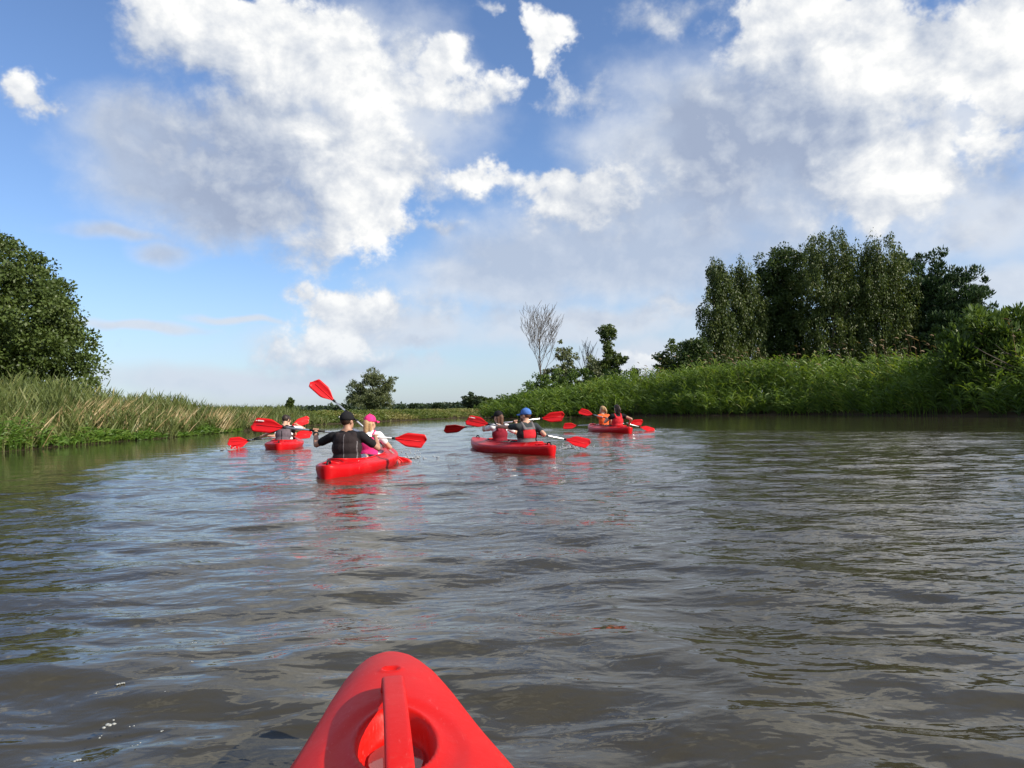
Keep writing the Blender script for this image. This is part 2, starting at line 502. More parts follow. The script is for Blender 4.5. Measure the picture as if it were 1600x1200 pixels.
def mat_ground():
    m, T, out = new_mat('bank_soil_and_grass')
    geo = T.n('ShaderNodeNewGeometry')
    P = geo.outputs['Position']
    a = T.noise(P, 0.25, 5, 0.6); b = T.noise(P, 3.0, 5, 0.6)
    sp = T.n('ShaderNodeSeparateXYZ'); T.put(sp.inputs[0], P)
    g = T.mix(T.smooth(a.outputs[0], 0.35, 0.68), (0.060, 0.098, 0.018, 1), (0.165, 0.165, 0.050, 1))
    g = T.mix(T.m('MULTIPLY', T.smooth(b.outputs[0], 0.4, 0.75), 0.5), g, (0.10, 0.085, 0.030, 1))
    c = T.mix(T.smooth(sp.outputs[2], 0.10, 0.40), (0.050, 0.038, 0.022, 1), g)
    bp = T.n('ShaderNodeBump'); bp.inputs['Strength'].default_value = 0.8; bp.inputs['Distance'].default_value = 0.08
    T.put(bp.inputs['Height'], b.outputs[0])
    principled(T, out, c, 0.95, 0.1, 0, bp.outputs[0])
    return m


def mat_water():
    m, T, out = new_mat('river_water')
    geo = T.n('ShaderNodeNewGeometry')
    P = geo.outputs['Position']
    calm = T.n('ShaderNodeAttribute'); calm.attribute_name = 'var'
    a = T.noise(T.v('MULTIPLY', P, (1.0, 1.9, 1)), 2.2, 2, 0.5, 0.6)
    b = T.noise(T.v('MULTIPLY', P, (1.0, 1.6, 1)), 8.0, 2, 0.5, 0.4)
    big = T.noise(P, 0.16, 3, 0.5)
    gust = T.smooth(big.outputs[0], 0.35, 0.68)
    h = T.m('ADD', T.m('MULTIPLY', a.outputs[0], 0.022), T.m('MULTIPLY', b.outputs[0], T.m('MULTIPLY_ADD', gust, 0.008, 0.004)))
    e = T.noise(T.v('MULTIPLY', P, (1.0, 1.5, 1)), 24.0, 2, 0.5, 0.5)
    h = T.m('MULTIPLY_ADD', e.outputs[0], T.m('MULTIPLY_ADD', gust, 0.0016, 0.0004), h)
    h = T.m('MULTIPLY', h, calm.outputs['Fac'])
    bp = T.n('ShaderNodeBump'); bp.inputs['Strength'].default_value = 1.0; bp.inputs['Distance'].default_value = 1.0
    T.put(bp.inputs['Height'], h)
    mud = T.noise(P, 0.5, 4, 0.55)
    c = T.mix(mud.outputs[0], (0.034, 0.031, 0.020, 1), (0.056, 0.049, 0.030, 1))
    p = principled(T, out, c, 0.035, 0.5, 0, bp.outputs[0])
    p.inputs['IOR'].default_value = 1.333
    return m


M['ground'] = mat_ground()
M['water'] = mat_water()
m_, T_, o_ = new_mat('foam')
principled(T_, o_, (0.30, 0.31, 0.29), 0.25, 0.5)
M['foam'] = m_
m_, T_, o_ = new_mat('water_drops')
p_ = principled(T_, o_, (0.62, 0.66, 0.68), 0.05, 0.6)
p_.inputs['Transmission Weight'].default_value = 0.45; p_.inputs['IOR'].default_value = 1.33
M['drops'] = m_

# ------------------------------------------------------------------ the river and its banks
def wl(px, py): v = on_plane(px, py, 0.0); return (v.x, v.y)


LEFT = [(-15.0, -60.0), (-14.0, 2.0), wl(-120, 716), wl(0, 706), wl(100, 697.5), wl(195, 689), wl(260, 684), wl(340, 676.5), wl(430, 669.5), wl(510, 663), wl(608, 658), wl(660, 655.6), wl(720, 653.2), wl(765, 652)]
RIGHT = [wl(752, 654.0), wl(800, 654.0), wl(900, 651.5), wl(1000, 649.5), wl(1100, 649.5), wl(1200, 648), wl(1300, 647.5), wl(1400, 649.5), wl(1500, 650), wl(1600, 651), wl(1760, 653), (33.0, 2.0), (34.0, -60.0)]
# beyond the point the river swings away to the right, hidden behind the near bank
BACK = [(8.0, 84.0), (40.0, 92.0), (120.0, 100.0), (120.0, 92.0), (40.0, 84.0), (12.0, 78.0)]
RIVER = np.array(LEFT + BACK + RIGHT)


def seg_dist(X, Y, poly, closed=True):
    d = np.full(X.shape, 1e9); n = len(poly)
    for i in range(n if closed else n - 1):
        ax, ay = poly[i]; bx, by = poly[(i + 1) % n]
        ex, ey = bx - ax, by - ay
        t = np.clip(((X - ax) * ex + (Y - ay) * ey) / (ex * ex + ey * ey + 1e-9), 0, 1)
        d = np.minimum(d, np.hypot(X - ax - t * ex, Y - ay - t * ey))
    return d


def inside(X, Y, poly):
    r = np.zeros(X.shape, bool); n = len(poly); j = n - 1
    for i in range(n):
        xi, yi = poly[i]; xj, yj = poly[j]
        c = ((yi > Y) != (yj > Y)) & (X < (xj - xi) * (Y - yi) / (yj - yi + 1e-12) + xi)
        r ^= c; j = i
    return r


def sdist(X, Y):
    d = seg_dist(X, Y, RIVER)
    return np.where(inside(X, Y, RIVER), -d, d)


def land_z(X, Y, d=None):
    X = np.asarray(X, float); Y = np.asarray(Y, float)
    if d is None: d = sdist(X, Y)
    d2 = d + (fbm(X * 0.5, Y * 0.5, 3) - 0.47) * 0.9
    right = sstep(X - (Y - 80) * -0.25, 0.0, 6.0) * (Y < 78)
    top = 0.50 + 0.55 * right
    z = -0.7 + (0.7) * sstep(d2, -3.5, 0.0) + (top) * sstep(d2, -0.1, 2.6)
    z = z + 0.14 * (fbm(X * 0.12, Y * 0.12, 9) - 0.47) * sstep(d, 1, 6)
    far = np.hypot(X, Y)
    z = z + 0.12 * sstep(far, 90, 300) + 7.0 * sstep(far, 900, 2600)
    return z


def build_ground():
    def axis(near, step, far):
        a = list(np.arange(-near, near + 1e-6, step)); s = step; x = near
        while x < far:
            s *= 1.16; x += s; a.append(x); a.insert(0, -x)
        return np.array(a)
    xs = axis(44, 0.8, 5200); ys = axis(50, 0.8, 5200) + 44
    X, Y = np.meshgrid(xs, ys)
    Z = land_z(X, Y)
    V = np.stack([X.ravel(), Y.ravel(), Z.ravel()], 1)
    ny, nx = X.shape
    idx = np.arange(nx * ny).reshape(ny, nx)
    F = np.stack([idx[:-1, :-1], idx[:-1, 1:], idx[1:, 1:], idx[1:, :-1]], -1).reshape(-1, 4)
    tag(link('ground', np_mesh('ground', V, F), M['ground']), 'grassy river banks and flat meadow', kind='structure')


build_ground()

KAYAKS = {}          # name -> (mid x, mid y, heading)
def kayak_pose(stern, heading_deg, L=3.4):
    h = math.radians(heading_deg)                 # clockwise from +Y
    d = Vector((math.sin(h), math.cos(h), 0))
    return stern + d * (L / 2), -h, d


KA = kayak_pose(on_plane(435, 704), -12)          # far left
KB = kayak_pose(on_plane(509, 748), 3.5)            # nearest pair
KC = kayak_pose(on_plane(864, 711), -26)          # blue cap pair
KD = kayak_pose(on_plane(984, 676.5), -13.5)      # far right


def build_water():
    ys = [-24, -16, -10, -6, -3.5, -2, -1, -0.3, 0.2]
    y = 0.45
    while y < 125:
        ys.append(y); y += max(0.026, 0.0088 * y)
    xs = [0.0]; x = 0.0
    while x < 124:
        x += 0.045 if x < 3 else 0.045 + (x - 3) * 0.0105
        xs.append(x)
    xs = np.array([-q for q in xs[:0:-1]] + xs); ys = np.array(ys)
    X, Y = np.meshgrid(xs, ys)
    dy = np.gradient(ys)[:, None] * np.ones_like(X)
    dx = np.gradient(xs)[None, :] * np.ones_like(X)
    st = np.maximum(dx, dy)
    r = np.random.default_rng(5)
    wx = X + 0.9 * (fbm(X * 0.35, Y * 0.35, 21) - 0.47); wy = Y + 0.9 * (fbm(X * 0.35, Y * 0.35, 33) - 0.47)
    Z = np.zeros_like(X)
    N = 72
    lam = np.exp(r.uniform(math.log(0.18), math.log(1.9), N))
    for i in range(N):
        # crests run across the river, a little askew; a second family comes off the boats
        ang = r.normal(1.48, 0.34) if i % 4 else r.uniform(0, 2 * math.pi)
        k = 2 * math.pi / lam[i]
        amp = 0.0017 * lam[i] ** 0.60
        w = sstep(lam[i] / np.maximum(st, 1e-3), 2.5, 5.0)
        env = 0.35 + 1.3 * vnoise(X * 0.22 + i * 3.1, Y * 0.22 + i * 1.7, 50 + i)
        ph = k * (wx * math.cos(ang) + wy * math.sin(ang)) + r.uniform(0, 6.28)
        s = np.sin(ph)
        Z += amp * w * env * (s + 0.25 * np.cos(2 * ph))
    # calm water under both banks
    calmL = sstep(X + 6.6 + 0.045 * (Y - 12) + 1.6 * (fbm(X * 0.3, Y * 0.3, 77) - 0.47), -1.0, 1.2)
    lineR = (X - 4.6) * 0.77 + (Y - 25.5) * 0.64
    calmR = 1 - sstep(lineR + 2.0 * (fbm(X * 0.25, Y * 0.25, 78) - 0.47), -0.6, 1.4)
    rough = 0.16 + 0.84 * calmL * np.maximum(calmR, 0.12)
    rough = rough * (0.55 + 0.45 * (1 - sstep(Y, 30, 60)))
    Z *= rough
    # wakes: feathered arms leaving each bow, small transverse ripples behind
    for (mid, rz, d) in (KA, KB, KC, KD):
        bow = mid + d * 1.7
        u = (X - bow.x) * d.x + (Y - bow.y) * d.y
        v = (X - bow.x) * d.y - (Y - bow.y) * d.x
        back = np.maximum(-u, 0)
        arm = np.abs(v) - (0.25 + back * 0.30)
        decay = np.exp(-back / 6.0) * (u < 0)
        Z += 0.020 * decay * np.exp(-(arm / 0.35) ** 2) * np.cos(arm * 9.0) * sstep(0.7 / np.maximum(st, 1e-3), 1.5, 4)
        Z += 0.010 * np.exp(-np.maximum(back - 3.4, 0) / 5.0) * (back > 3.3) * np.exp(-(v / (0.3 + back * 0.14)) ** 2) * np.sin(back * 7.5) * sstep(0.8 / np.maximum(st, 1e-3), 1.5, 4)
    V = np.stack([X.ravel(), Y.ravel(), Z.ravel()], 1)
    ny, nx = X.shape
    idx = np.arange(nx * ny).reshape(ny, nx)
    F = np.stack([idx[:-1, :-1], idx[:-1, 1:], idx[1:, 1:], idx[1:, :-1]], -1).reshape(-1, 4)
    # drop what lies under land
    d = sdist(X, Y)
    keep = (d.ravel()[F] < 6).any(1)
    F = F[keep]
    used = np.unique(F); mp = np.full(nx * ny, -1); mp[used] = np.arange(len(used))
    me = np_mesh('river', V[used], mp[F], rough.ravel()[used])
    tag(link('river', me, M['water']), 'rippled brown river water', kind='structure')


build_water()

# ------------------------------------------------------------------ reeds, weeds, meadow (stuff)
def ribbons(P0, P1, P2, w, nseg, var, side=None):
    """quadratic blades; arrays (n,3), width (n,)"""
    n = len(P0)
    t = np.linspace(0, 1, nseg + 1)[None, :, None]
    C = (1 - t) ** 2 * P0[:, None] + 2 * t * (1 - t) * P1[:, None] + t ** 2 * P2[:, None]
    T = P2 - P0
    if side is None:
        a = rng.uniform(0, 2 * math.pi, n)
        side = np.stack([np.cos(a), np.sin(a), 0.2 * np.sin(3 * a)], 1)
    sd = np.cross(T, side); sd /= (np.linalg.norm(sd, axis=1)[:, None] + 1e-9)
    prof = np.array([0.75, 1.0, 0.72, 0.40, 0.08]) if nseg == 4 else (np.array([0.7, 1.0, 0.7, 0.06]) if nseg == 3 else (np.array([0.8, 0.9, 0.08]) if nseg == 2 else np.array([1, 0.6])))
    off = sd[:, None, :] * (w[:, None] * prof[None, :])[..., None] * 0.5
    V = np.stack([C - off, C + off], 2).reshape(-1, 3)
    b = (np.arange(n) * 2 * (nseg + 1))[:, None]
    q = np.array([[2 * i, 2 * i + 1, 2 * i + 3, 2 * i + 2] for i in range(nseg)])
    F = (b[:, :, None] + q[None]).reshape(-1, 4)
    return V, F, np.repeat(var, 2 * (nseg + 1))


def merge(parts):
    V = []; F = []; A = []; o = 0
    for v, f, a in parts:
        V.append(v); F.append(f + o); A.append(a); o += len(v)
    return np.concatenate(V), np.concatenate(F), np.concatenate(A)


def reed_bed(xy, z, H, leaves, leaf_len, leaf_w, lean, droop, var, nseg=2, stem_w=0.018, lmin=0.15, reach=0.8):
    n = len(xy)
    base = np.column_stack([xy, z])
    ld = lean[None] + rng.normal(0, 0.09, (n, 2))
    top = base + np.column_stack([ld * H[:, None], H])
    mid = base + np.column_stack([ld * H[:, None] * 0.25, H * 0.55])
    parts = [ribbons(base, mid, top, np.full(n, stem_w), 2, var)]
    i = np.repeat(np.arange(n), leaves)
    k = np.tile(np.arange(leaves), n)
    f = lmin + (1.0 - lmin) * (k + rng.uniform(0, 1, len(k))) / leaves
    p = (1 - f)[:, None] ** 2 * base[i] + (2 * f * (1 - f))[:, None] * mid[i] + (f ** 2)[:, None] * top[i]
    a = rng.uniform(0, 2 * math.pi, len(i))
    out = np.column_stack([np.cos(a), np.sin(a)]) * 0.8 + lean[None] * 2.2
    out /= np.linalg.norm(out, axis=1)[:, None] + 1e-9
    L = leaf_len * rng.uniform(0.6, 1.25, len(i)) * (1.0 - 0.35 * (f > 0.9))
    rise = rng.uniform(0.35, 0.95, len(i))
    p1 = p + np.column_stack([out * (0.46 * reach * L)[:, None], L * 0.55 * rise])
    p2 = p + np.column_stack([out * (reach * L)[:, None], L * (0.62 * rise - droop * rng.uniform(0.5, 1.3, len(i)))])
    parts.append(ribbons(p, p1, p2, leaf_w * rng.uniform(0.7, 1.25, len(i)), nseg, np.clip(var[i] + rng.normal(0, 0.13, len(i)), 0, 1)))
    return merge(parts)


def bank_points(line, n, d0, d1, extra=0.0):
    """points at d0..d1 metres behind a bank line (land side decided by sdist)"""
    L = np.array(line); seg = np.linalg.norm(np.diff(L, axis=0), axis=1); cum = np.concatenate([[0], np.cumsum(seg)])
    out = []
    while sum(len(o) for o in out) < n:
        t = rng.uniform(0, cum[-1], n * 3)
        k = np.clip(np.searchsorted(cum, t) - 1, 0, len(seg) - 1)
        f = ((t - cum[k]) / seg[k])[:, None]
        p = L[k] * (1 - f) + L[k + 1] * f
        p = p + rng.uniform(-1, 1, p.shape) * (d1 + 0.5)
        d = sdist(p[:, 0], p[:, 1])
        mine = seg_dist(p[:, 0], p[:, 1], line, False) <= np.minimum(seg_dist(p[:, 0], p[:, 1], LEFT, False), seg_dist(p[:, 0], p[:, 1], RIGHT, False)) + 0.01
        out.append(p[(d > d0) & (d < d1) & mine])
    return np.concatenate(out)[:n]


def stuff(name, parts, mat, label, cat=None):
    V, F, A = parts
    return tag(link(name, np_mesh(name, V, F, A), mat, smooth=False), label, kind='stuff')


def patch_noise(xy, s, seed): return fbm(xy[:, 0] * s, xy[:, 1] * s, seed)


# left bank: tall grey-green reeds
LB = LEFT[1:10]
xy = bank_points(LB, 5600, -0.15, 5.0)
z = np.maximum(land_z(xy[:, 0], xy[:, 1]), 0.0)
pn = patch_noise(xy, 0.45, 61)
H = (0.70 + 0.62 * sstep(sdist(xy[:, 0], xy[:, 1]), 0.0, 2.2) + 1.2 * (pn - 0.45) + rng.normal(0, 0.13, len(xy))) * (1.0 - 0.62 * sstep(xy[:, 1], 24, 44))
H = np.maximum(H, 0.22)
var = np.clip(0.36 + 1.0 * (patch_noise(xy, 0.7, 63) - 0.47) + rng.normal(0, 0.12, len(xy)), 0, 1)
stuff('reed_bed', reed_bed(xy, z - 0.05, H, 9, 0.46, 0.036, np.array([0.05, 0.0]), -0.32, var, 2, 0.018, 0.12, 0.45), M['reed_grey'], 'tall grey green reeds lining the sunny left bank')
# dry straw stems leaning out over the water in sheaves
parts = []
sheaves = [(62, 690, 0.5), (110, 694, 1.1), (128, 693, 1.2), (150, 690, 1.2), (172, 688, 1.0), (185, 686, 0.8), (255, 683, 0.8), (282, 681, 0.7), (330, 677, 0.9), (345, 676, 0.6), (30, 702, 0.5), (215, 687, 0.4), (390, 672, 0.5)]
for (px, py, s) in sheaves:
    c = np.array(wl(px, py)); n = int(90 * s)
    b = c + rng.normal(0, 0.30, (n, 2)) + np.array([-0.22, 0.05])
    zz = np.maximum(land_z(b[:, 0], b[:, 1]), 0.0) + 0.05
    h = rng.uniform(0.5, 1.25, n) * (0.75 + 0.3 * s)
    fan = rng.normal(0.62, 0.26, n)
    dirx = fan[:, None] * np.array([[0.55, 0.85]])
    top = np.column_stack([b + dirx * h[:, None], zz + h * 0.92]); base = np.column_stack([b, zz])
    mid = (base + top) / 2 + np.column_stack([np.zeros((n, 2)), 0.10 * h])
    parts.append(ribbons(base, mid, top, np.full(n, 0.030), 2, rng.uniform(0, 1, n)))
xy = bank_points(LB[:7], 320, 0.2, 3.0); zz = land_z(xy[:, 0], xy[:, 1]); n = len(xy); h = rng.uniform(0.5, 1.5, n)
base = np.column_stack([xy, zz]); top = base + np.column_stack([rng.normal(0.12, 0.2, n) * h, rng.normal(0.1, 0.15, n) * h, h])
parts.append(ribbons(base, (base + top) / 2, top, np.full(n, 0.02), 2, rng.uniform(0, 1, n)))
stuff('dry_reeds', merge(parts), M['reed_straw'], 'bleached straw reeds leaning in sheaves along the left bank')
# low bright weeds at the left water's edge
xy = bank_points(LB[:8], 3600, -0.30, 0.85)
xy = xy[patch_noise(xy, 0.6, 71) + 0.16 * sstep(22 - xy[:, 1], -3, 2) > 0.45]
n = len(xy)
hh = (0.16 + 0.40 * sstep(patch_noise(xy, 0.5, 71), 0.40, 0.62)) * (0.7 + 0.8 * sstep(22 - xy[:, 1], -3, 2))
stuff('bank_weeds', reed_bed(xy, np.maximum(land_z(xy[:, 0], xy[:, 1]), -0.03), hh * rng.uniform(0.6, 1.2, n), 5, 0.26, 0.034, np.array([0.10, 0.0]), 0.35, np.clip(rng.normal(0.5, 0.2, n), 0, 1), 2, 0.012), M['low_green'], 'low bright green weeds at the left waterline')
# far bank round the bend
xy = bank_points(LEFT[8:], 3600, 0.05, 4.5)
n = len(xy)
stuff('far_bank_grass', reed_bed(xy, land_z(xy[:, 0], xy[:, 1]), rng.uniform(0.12, 0.36, n) * (1.15 - 0.5 * sstep(xy[:, 0], -10, -4)), 4, 0.26, 0.055, np.array([0.06, 0.0]), 0.25, np.clip(0.45 + 1.3 * (patch_noise(xy, 0.35, 73) - 0.47), 0, 1), 2, 0.03), M['meadow'], 'yellow green grass on the far bank at the bend')
# meadow behind
mx = rng.uniform(-75, 22, 3200); my = rng.uniform(58, 175, 3200)
dd = sdist(mx, my); k = dd > 2.0; mx, my = mx[k], my[k]; n = len(mx)
stuff('meadow_grass', reed_bed(np.column_stack([mx, my]), land_z(mx, my), rng.uniform(0.08, 0.22, n), 4, 0.30, 0.12, np.array([0.06, 0.0]), 0.2, np.clip(0.5 + 1.4 * (fbm(mx * 0.06, my * 0.06, 5) - 0.47), 0, 1), 2, 0.05), M['meadow'], 'meadow grass spreading behind the far bank')

# right bank: lush reeds, arching over
RB = RIGHT[0:11]
xy = bank_points(RB, 5000, -0.15, 6.0)
z = np.maximum(land_z(xy[:, 0], xy[:, 1]), 0.0)
n = len(xy)
dR = sdist(xy[:, 0], xy[:, 1])
pn = patch_noise(xy, 0.28, 81)
H = (1.35 + 0.95 * sstep(dR, 0.0, 2.5) + 2.4 * (pn - 0.45) + rng.normal(0, 0.24, n))
H *= (0.72 + 0.30 * sstep(xy[:, 0], 2, 16)) * (1 - 0.25 * sstep(xy[:, 0], 19, 24))
H = np.maximum(H, 0.6)
var = np.clip(0.42 + 0.9 * (patch_noise(xy, 0.6, 83) - 0.47) + rng.normal(0, 0.12, n), 0, 0.92)
stuff('lush_reeds', reed_bed(xy, z - 0.05, H, 9, 0.78, 0.060, np.array([-0.10, -0.02]), 0.10, var, 3, 0.026, 0.10, 0.62), M['reed_green'], 'lush green reeds arching over the shaded right bank')
xy = bank_points(RB[3:], 170, 1.6, 6.0); z = land_z(xy[:, 0], xy[:, 1]); n = len(xy); h = rng.uniform(2.1, 3.3, n)
base = np.column_stack([xy, z]); top = base + np.column_stack([-0.10 * h + rng.normal(0, .1, n), rng.normal(0, .1, n), h]); mid = base + np.column_stack([0 * h, 0 * h, h * 0.55])
tip = top + np.column_stack([rng.normal(-0.22, 0.08, n), rng.normal(0, .06, n), rng.uniform(0.0, 0.14, n)])
stuff('reed_plumes', merge([ribbons(base, mid, top, np.full(n, 0.022), 2, rng.uniform(0, 1, n)), ribbons(top, (top + tip) / 2 + np.array([[0, 0, .08]]), tip, np.full(n, 0.055), 2, rng.uniform(0, 1, n))]), M['plume'], 'brown flowering plumes above the right bank reeds')

# ------------------------------------------------------------------ trees
def leaves_mesh(name, C, rad, per, size, style, squash=0.8, outward=None):
    """C cluster centres (n,3), rad (n,), leaf quads around them"""
    n = len(C); i = np.repeat(np.arange(n), per); m = len(i)
    d = rng.normal(0, 1, (m, 3)); d /= np.linalg.norm(d, axis=1)[:, None]
    r = rng.uniform(0.15, 1, m) ** 0.6
    off = d * (r * rad[i])[:, None]
    if style == 'droop':
        off[:, 2] = off[:, 2] * 1.5 - 0.5 * rad[i]; off[:, :2] *= 0.75
    else:
        off[:, 2] *= squash
    P = C[i] + off
    s = size * rng.uniform(0.6, 1.35, m)
    if style == 'pine':
        ax = d * 0.8 + np.array([[0, 0, 0.9]])
        asp = 0.42
    elif style == 'droop':
        ax = d * 0.6 + np.array([[0, 0, -1.0]]); asp = 0.5
    elif style == 'willow':
        ax = d * 0.9 + np.array([[0, 0, 0.5]]); asp = 0.32
    else:
        ax = d + rng.normal(0, 0.6, (m, 3)) + np.array([[0, 0, -0.25]]); asp = 0.62
    ax /= np.linalg.norm(ax, axis=1)[:, None]
    q = rng.normal(0, 1, (m, 3)); sd = np.cross(ax, q); sd /= np.linalg.norm(sd, axis=1)[:, None] + 1e-9
    nr = np.cross(ax, sd)
    a = P - ax * s[:, None] * 0.5; b = P + sd * (s * asp * 0.5)[:, None] + nr * (s * 0.08)[:, None]
    c = P + ax * s[:, None] * 0.5; e = P - sd * (s * asp * 0.5)[:, None] + nr * (s * 0.08)[:, None]
    V = np.stack([a, b, c, e], 1).reshape(-1, 3)
    F = np.arange(4 * m).reshape(m, 4)
    cv = rng.uniform(0.15, 0.85, n)
    return np_mesh(name, V, F, np.repeat(np.clip(cv[i] * 0.6 + 0.2 + rng.normal(0, 0.16, m), 0, 1), 4))


def tree(name, label, cat, base, ells, ncl, per, leaf, mat, style='round', bark='bark', r0=0.16, crad=(0.35, 0.75), shell=0.55, group=None, limbs=16, stems=1, lean=0.0, rough=0.35):
    """ells: (x, y, z, rx, ry, rz) relative to the base"""
    root = empty(name, base)
    tag(root, label, cat, group)
    E = np.array(ells, float)
    vol = E[:, 3] * E[:, 4] * E[:, 5]; p = vol ** 0.8 / (vol ** 0.8).sum()
    k = rng.choice(len(E), ncl, p=p)
    d = rng.normal(0, 1, (ncl, 3)); d /= np.linalg.norm(d, axis=1)[:, None]
    r = shell + (1 - shell) * rng.uniform(0, 1, ncl) ** 0.7
    lump = 1 + rough * (vnoise(d[:, 0] * 2.2 + k * 5, d[:, 2] * 2.6 + d[:, 1] * 1.9, 7) - 0.5) * 2
    r = np.where(rng.uniform(0, 1, ncl) < 0.25, rng.uniform(0.1, 1, ncl), r) * lump
    C = E[k, :3] + d * r[:, None] * E[k, 3:6]
    C = C[C[:, 2] > 0.15]
    rad = rng.uniform(*crad, len(C))
    link('crown', leaves_mesh('crown', C, rad, per, leaf, style), M[mat], root, smooth=False)
    g = Geo()
    top = E[np.argmax(E[:, 2] + E[:, 5])]
    h = top[2] + top[5] * 0.7
    for sidx in range(stems):
        a = 2 * math.pi * sidx / max(stems, 1) + 0.7
        sx, sy = (0.25 * (stems > 1) * math.cos(a), 0.25 * (stems > 1) * math.sin(a))
        tgt = E[sidx % len(E)] if stems > 1 else top
        tx, ty, tz = tgt[0], tgt[1], (tgt[2] + 0.6 * tgt[5] if stems > 1 else h)
        pts = [(sx, sy, -0.3)]
        for j in range(1, 6):
            f = j / 5
            pts.append((sx + (tx - sx) * f ** 1.3 + random.uniform(-.05, .05) * h * 0.15, sy + (ty - sy) * f ** 1.3 + random.uniform(-.05, .05) * h * 0.15, tz * f))
        g.tube(pts, [r0 * (1 - 0.17 * j) for j in range(6)], 7)
        sel = rng.choice(len(C), min(limbs, len(C)), replace=False)
        for q in sel:
            c = C[q]
            f = min(max(c[2] / max(tz, 0.1) - 0.22, 0.12), 0.9)
            j = int(f * 5); w = f * 5 - j
            b0 = Vector(pts[j]) * (1 - w) + Vector(pts[min(j + 1, 5)]) * w
            m1 = b0 * 0.45 + Vector(c) * 0.55 + Vector((0, 0, 0.12 * (Vector(c) - b0).length))
            rr = r0 * 0.42 * (1 - 0.6 * f)
            g.tube([b0, m1, Vector(c)], [rr, rr * 0.6, rr * 0.2], 5)
    link('trunk', g.mesh('trunk'), M[bark], root)
    return root


def dead_tree(name, label, base, H, r0, seed, levels=4, spread=0.6, group=None, mat='dead', up=0.25):
    R = random.Random(seed)
    root = empty(name, base); tag(root, label, 'dead tree', group)
    g = Geo(); gb = Geo()

    def grow(p, d, L, r, lev, geo):
        n = 5; pts = [p]; rr = [r]; cur = p.copy(); dd = d.copy()
        jit = 0.03 if lev == levels else 0.09
        for k in range(n):
            dd = (dd + Vector((R.gauss(0, jit), R.gauss(0, jit), 0.10 if lev < levels else 0.05))).normalized()
            cur = cur + dd * L / n; pts.append(cur.copy()); rr.append(max(r * (1 - 0.165 * (k + 1)), 0.014))
        geo.tube(pts, rr, 6 if lev == levels else 4)
        if lev <= 0: return
        cnt = 15 if lev == levels else (6 if lev == levels - 1 else 4)
        for k in range(cnt):
            f = 0.34 + 0.64 * (k + R.random()) / cnt; j = min(int(f * n), n - 1)
            q = pts[j].lerp(pts[j + 1], f * n - j)
            a = k * 2.4 + R.uniform(-.5, .5); s_ = spread * R.uniform(.75, 1.25)
            nd = (dd * 0.9 + Vector((math.cos(a) * s_, math.sin(a) * s_, up * 0.4))).normalized()
            k1 = (0.50 * (1.15 - 0.75 * f)) if lev == levels else R.uniform(.34, .52)
            grow(q, nd, L * k1 * 1.15, max(rr[j] * 0.42, 0.014), lev - 1, gb)
    grow(Vector((0, 0, -0.2)), Vector((0.0, 0, 1)), H * 1.02, r0, levels, g)
    link('trunk', g.mesh('trunk'), M[mat], root)
    link('branches', gb.mesh('branches'), M[mat], root)
    return root


def px_tree_dims(px, top_py, hw_px, Y):
    """base on the ground below the pixel column, height and half width in metres for a tree at distance Y"""
    p = at_depth(px, top_py, Y)
    gz = float(land_z(np.array([p.x]), np.array([Y]))[0])
    return Vector((p.x, Y, gz)), p.z - gz, hw_px * Y / FPX


# big tree on the left
b, h, w = px_tree_dims(0, 362, 135, 44)
tree('broadleaf_tree', 'large dark green round-crowned tree rising behind the left reeds', 'tree', b,
     [(-w * .25, 0, h * .64, w * .85, w * .9, h * .35), (-w * .95, 0, h * .62, w * .7, w * .7, h * .36), (w * .28, -.8, h * .46, w * .72, w * .7, h * .34), (-w * .3, -1, h * .34, w * .85, w * .7, h * .28), (w * .62, 0, h * .28, w * .52, w * .5, h * .24), (-w * 1.2, 0, h * .45, w * .5, w * .6, h * .35), (w * .9, 0, h * .16, w * .32, w * .4, h * .13)],
     1400, 88, 0.20, 'leaf_oak', bark='bark_dark', r0=0.34, crad=(0.40, 0.85), shell=0.70, limbs=30, rough=0.16)

GROVE = 'trees of the dark grove behind the right bank'
grove = [
    (1122, 403, 30, 74, 'birch', 'narrow birch at the left end of the dark grove'),
    (1160, 408, 28, 75, 'birch', 'slim birch with a pale green top, second from the left in the grove'),
    (1186, 396, 17, 79, 'thin', 'thin wispy-topped tree between the slim birches and the tall alder'),
    (1212, 384, 32, 77, 'alder', 'dark leafy alder left of the middle of the grove'),
    (1250, 372, 38, 79, 'alder', 'dense dark alder just left of the tallest birch'),
    (1296, 358, 48, 74, 'big', 'tallest birch with drooping yellow green twigs in the middle of the grove'),
    (1375, 366, 42, 73, 'big', 'tall drooping birch beside the pines on the right of the grove'),
    (1330, 400, 45, 82, 'alder', 'dark alder standing back between the two tall birches'),
    (1432, 392, 55, 75, 'pine', 'dark pine next to the tall drooping birch'),
    (1487, 418, 52, 72, 'pine', 'rounded bushy pine at the right end of the grove'),
    (1086, 530, 22, 72, 'alder', 'small dark tree at the left foot of the grove'),
]
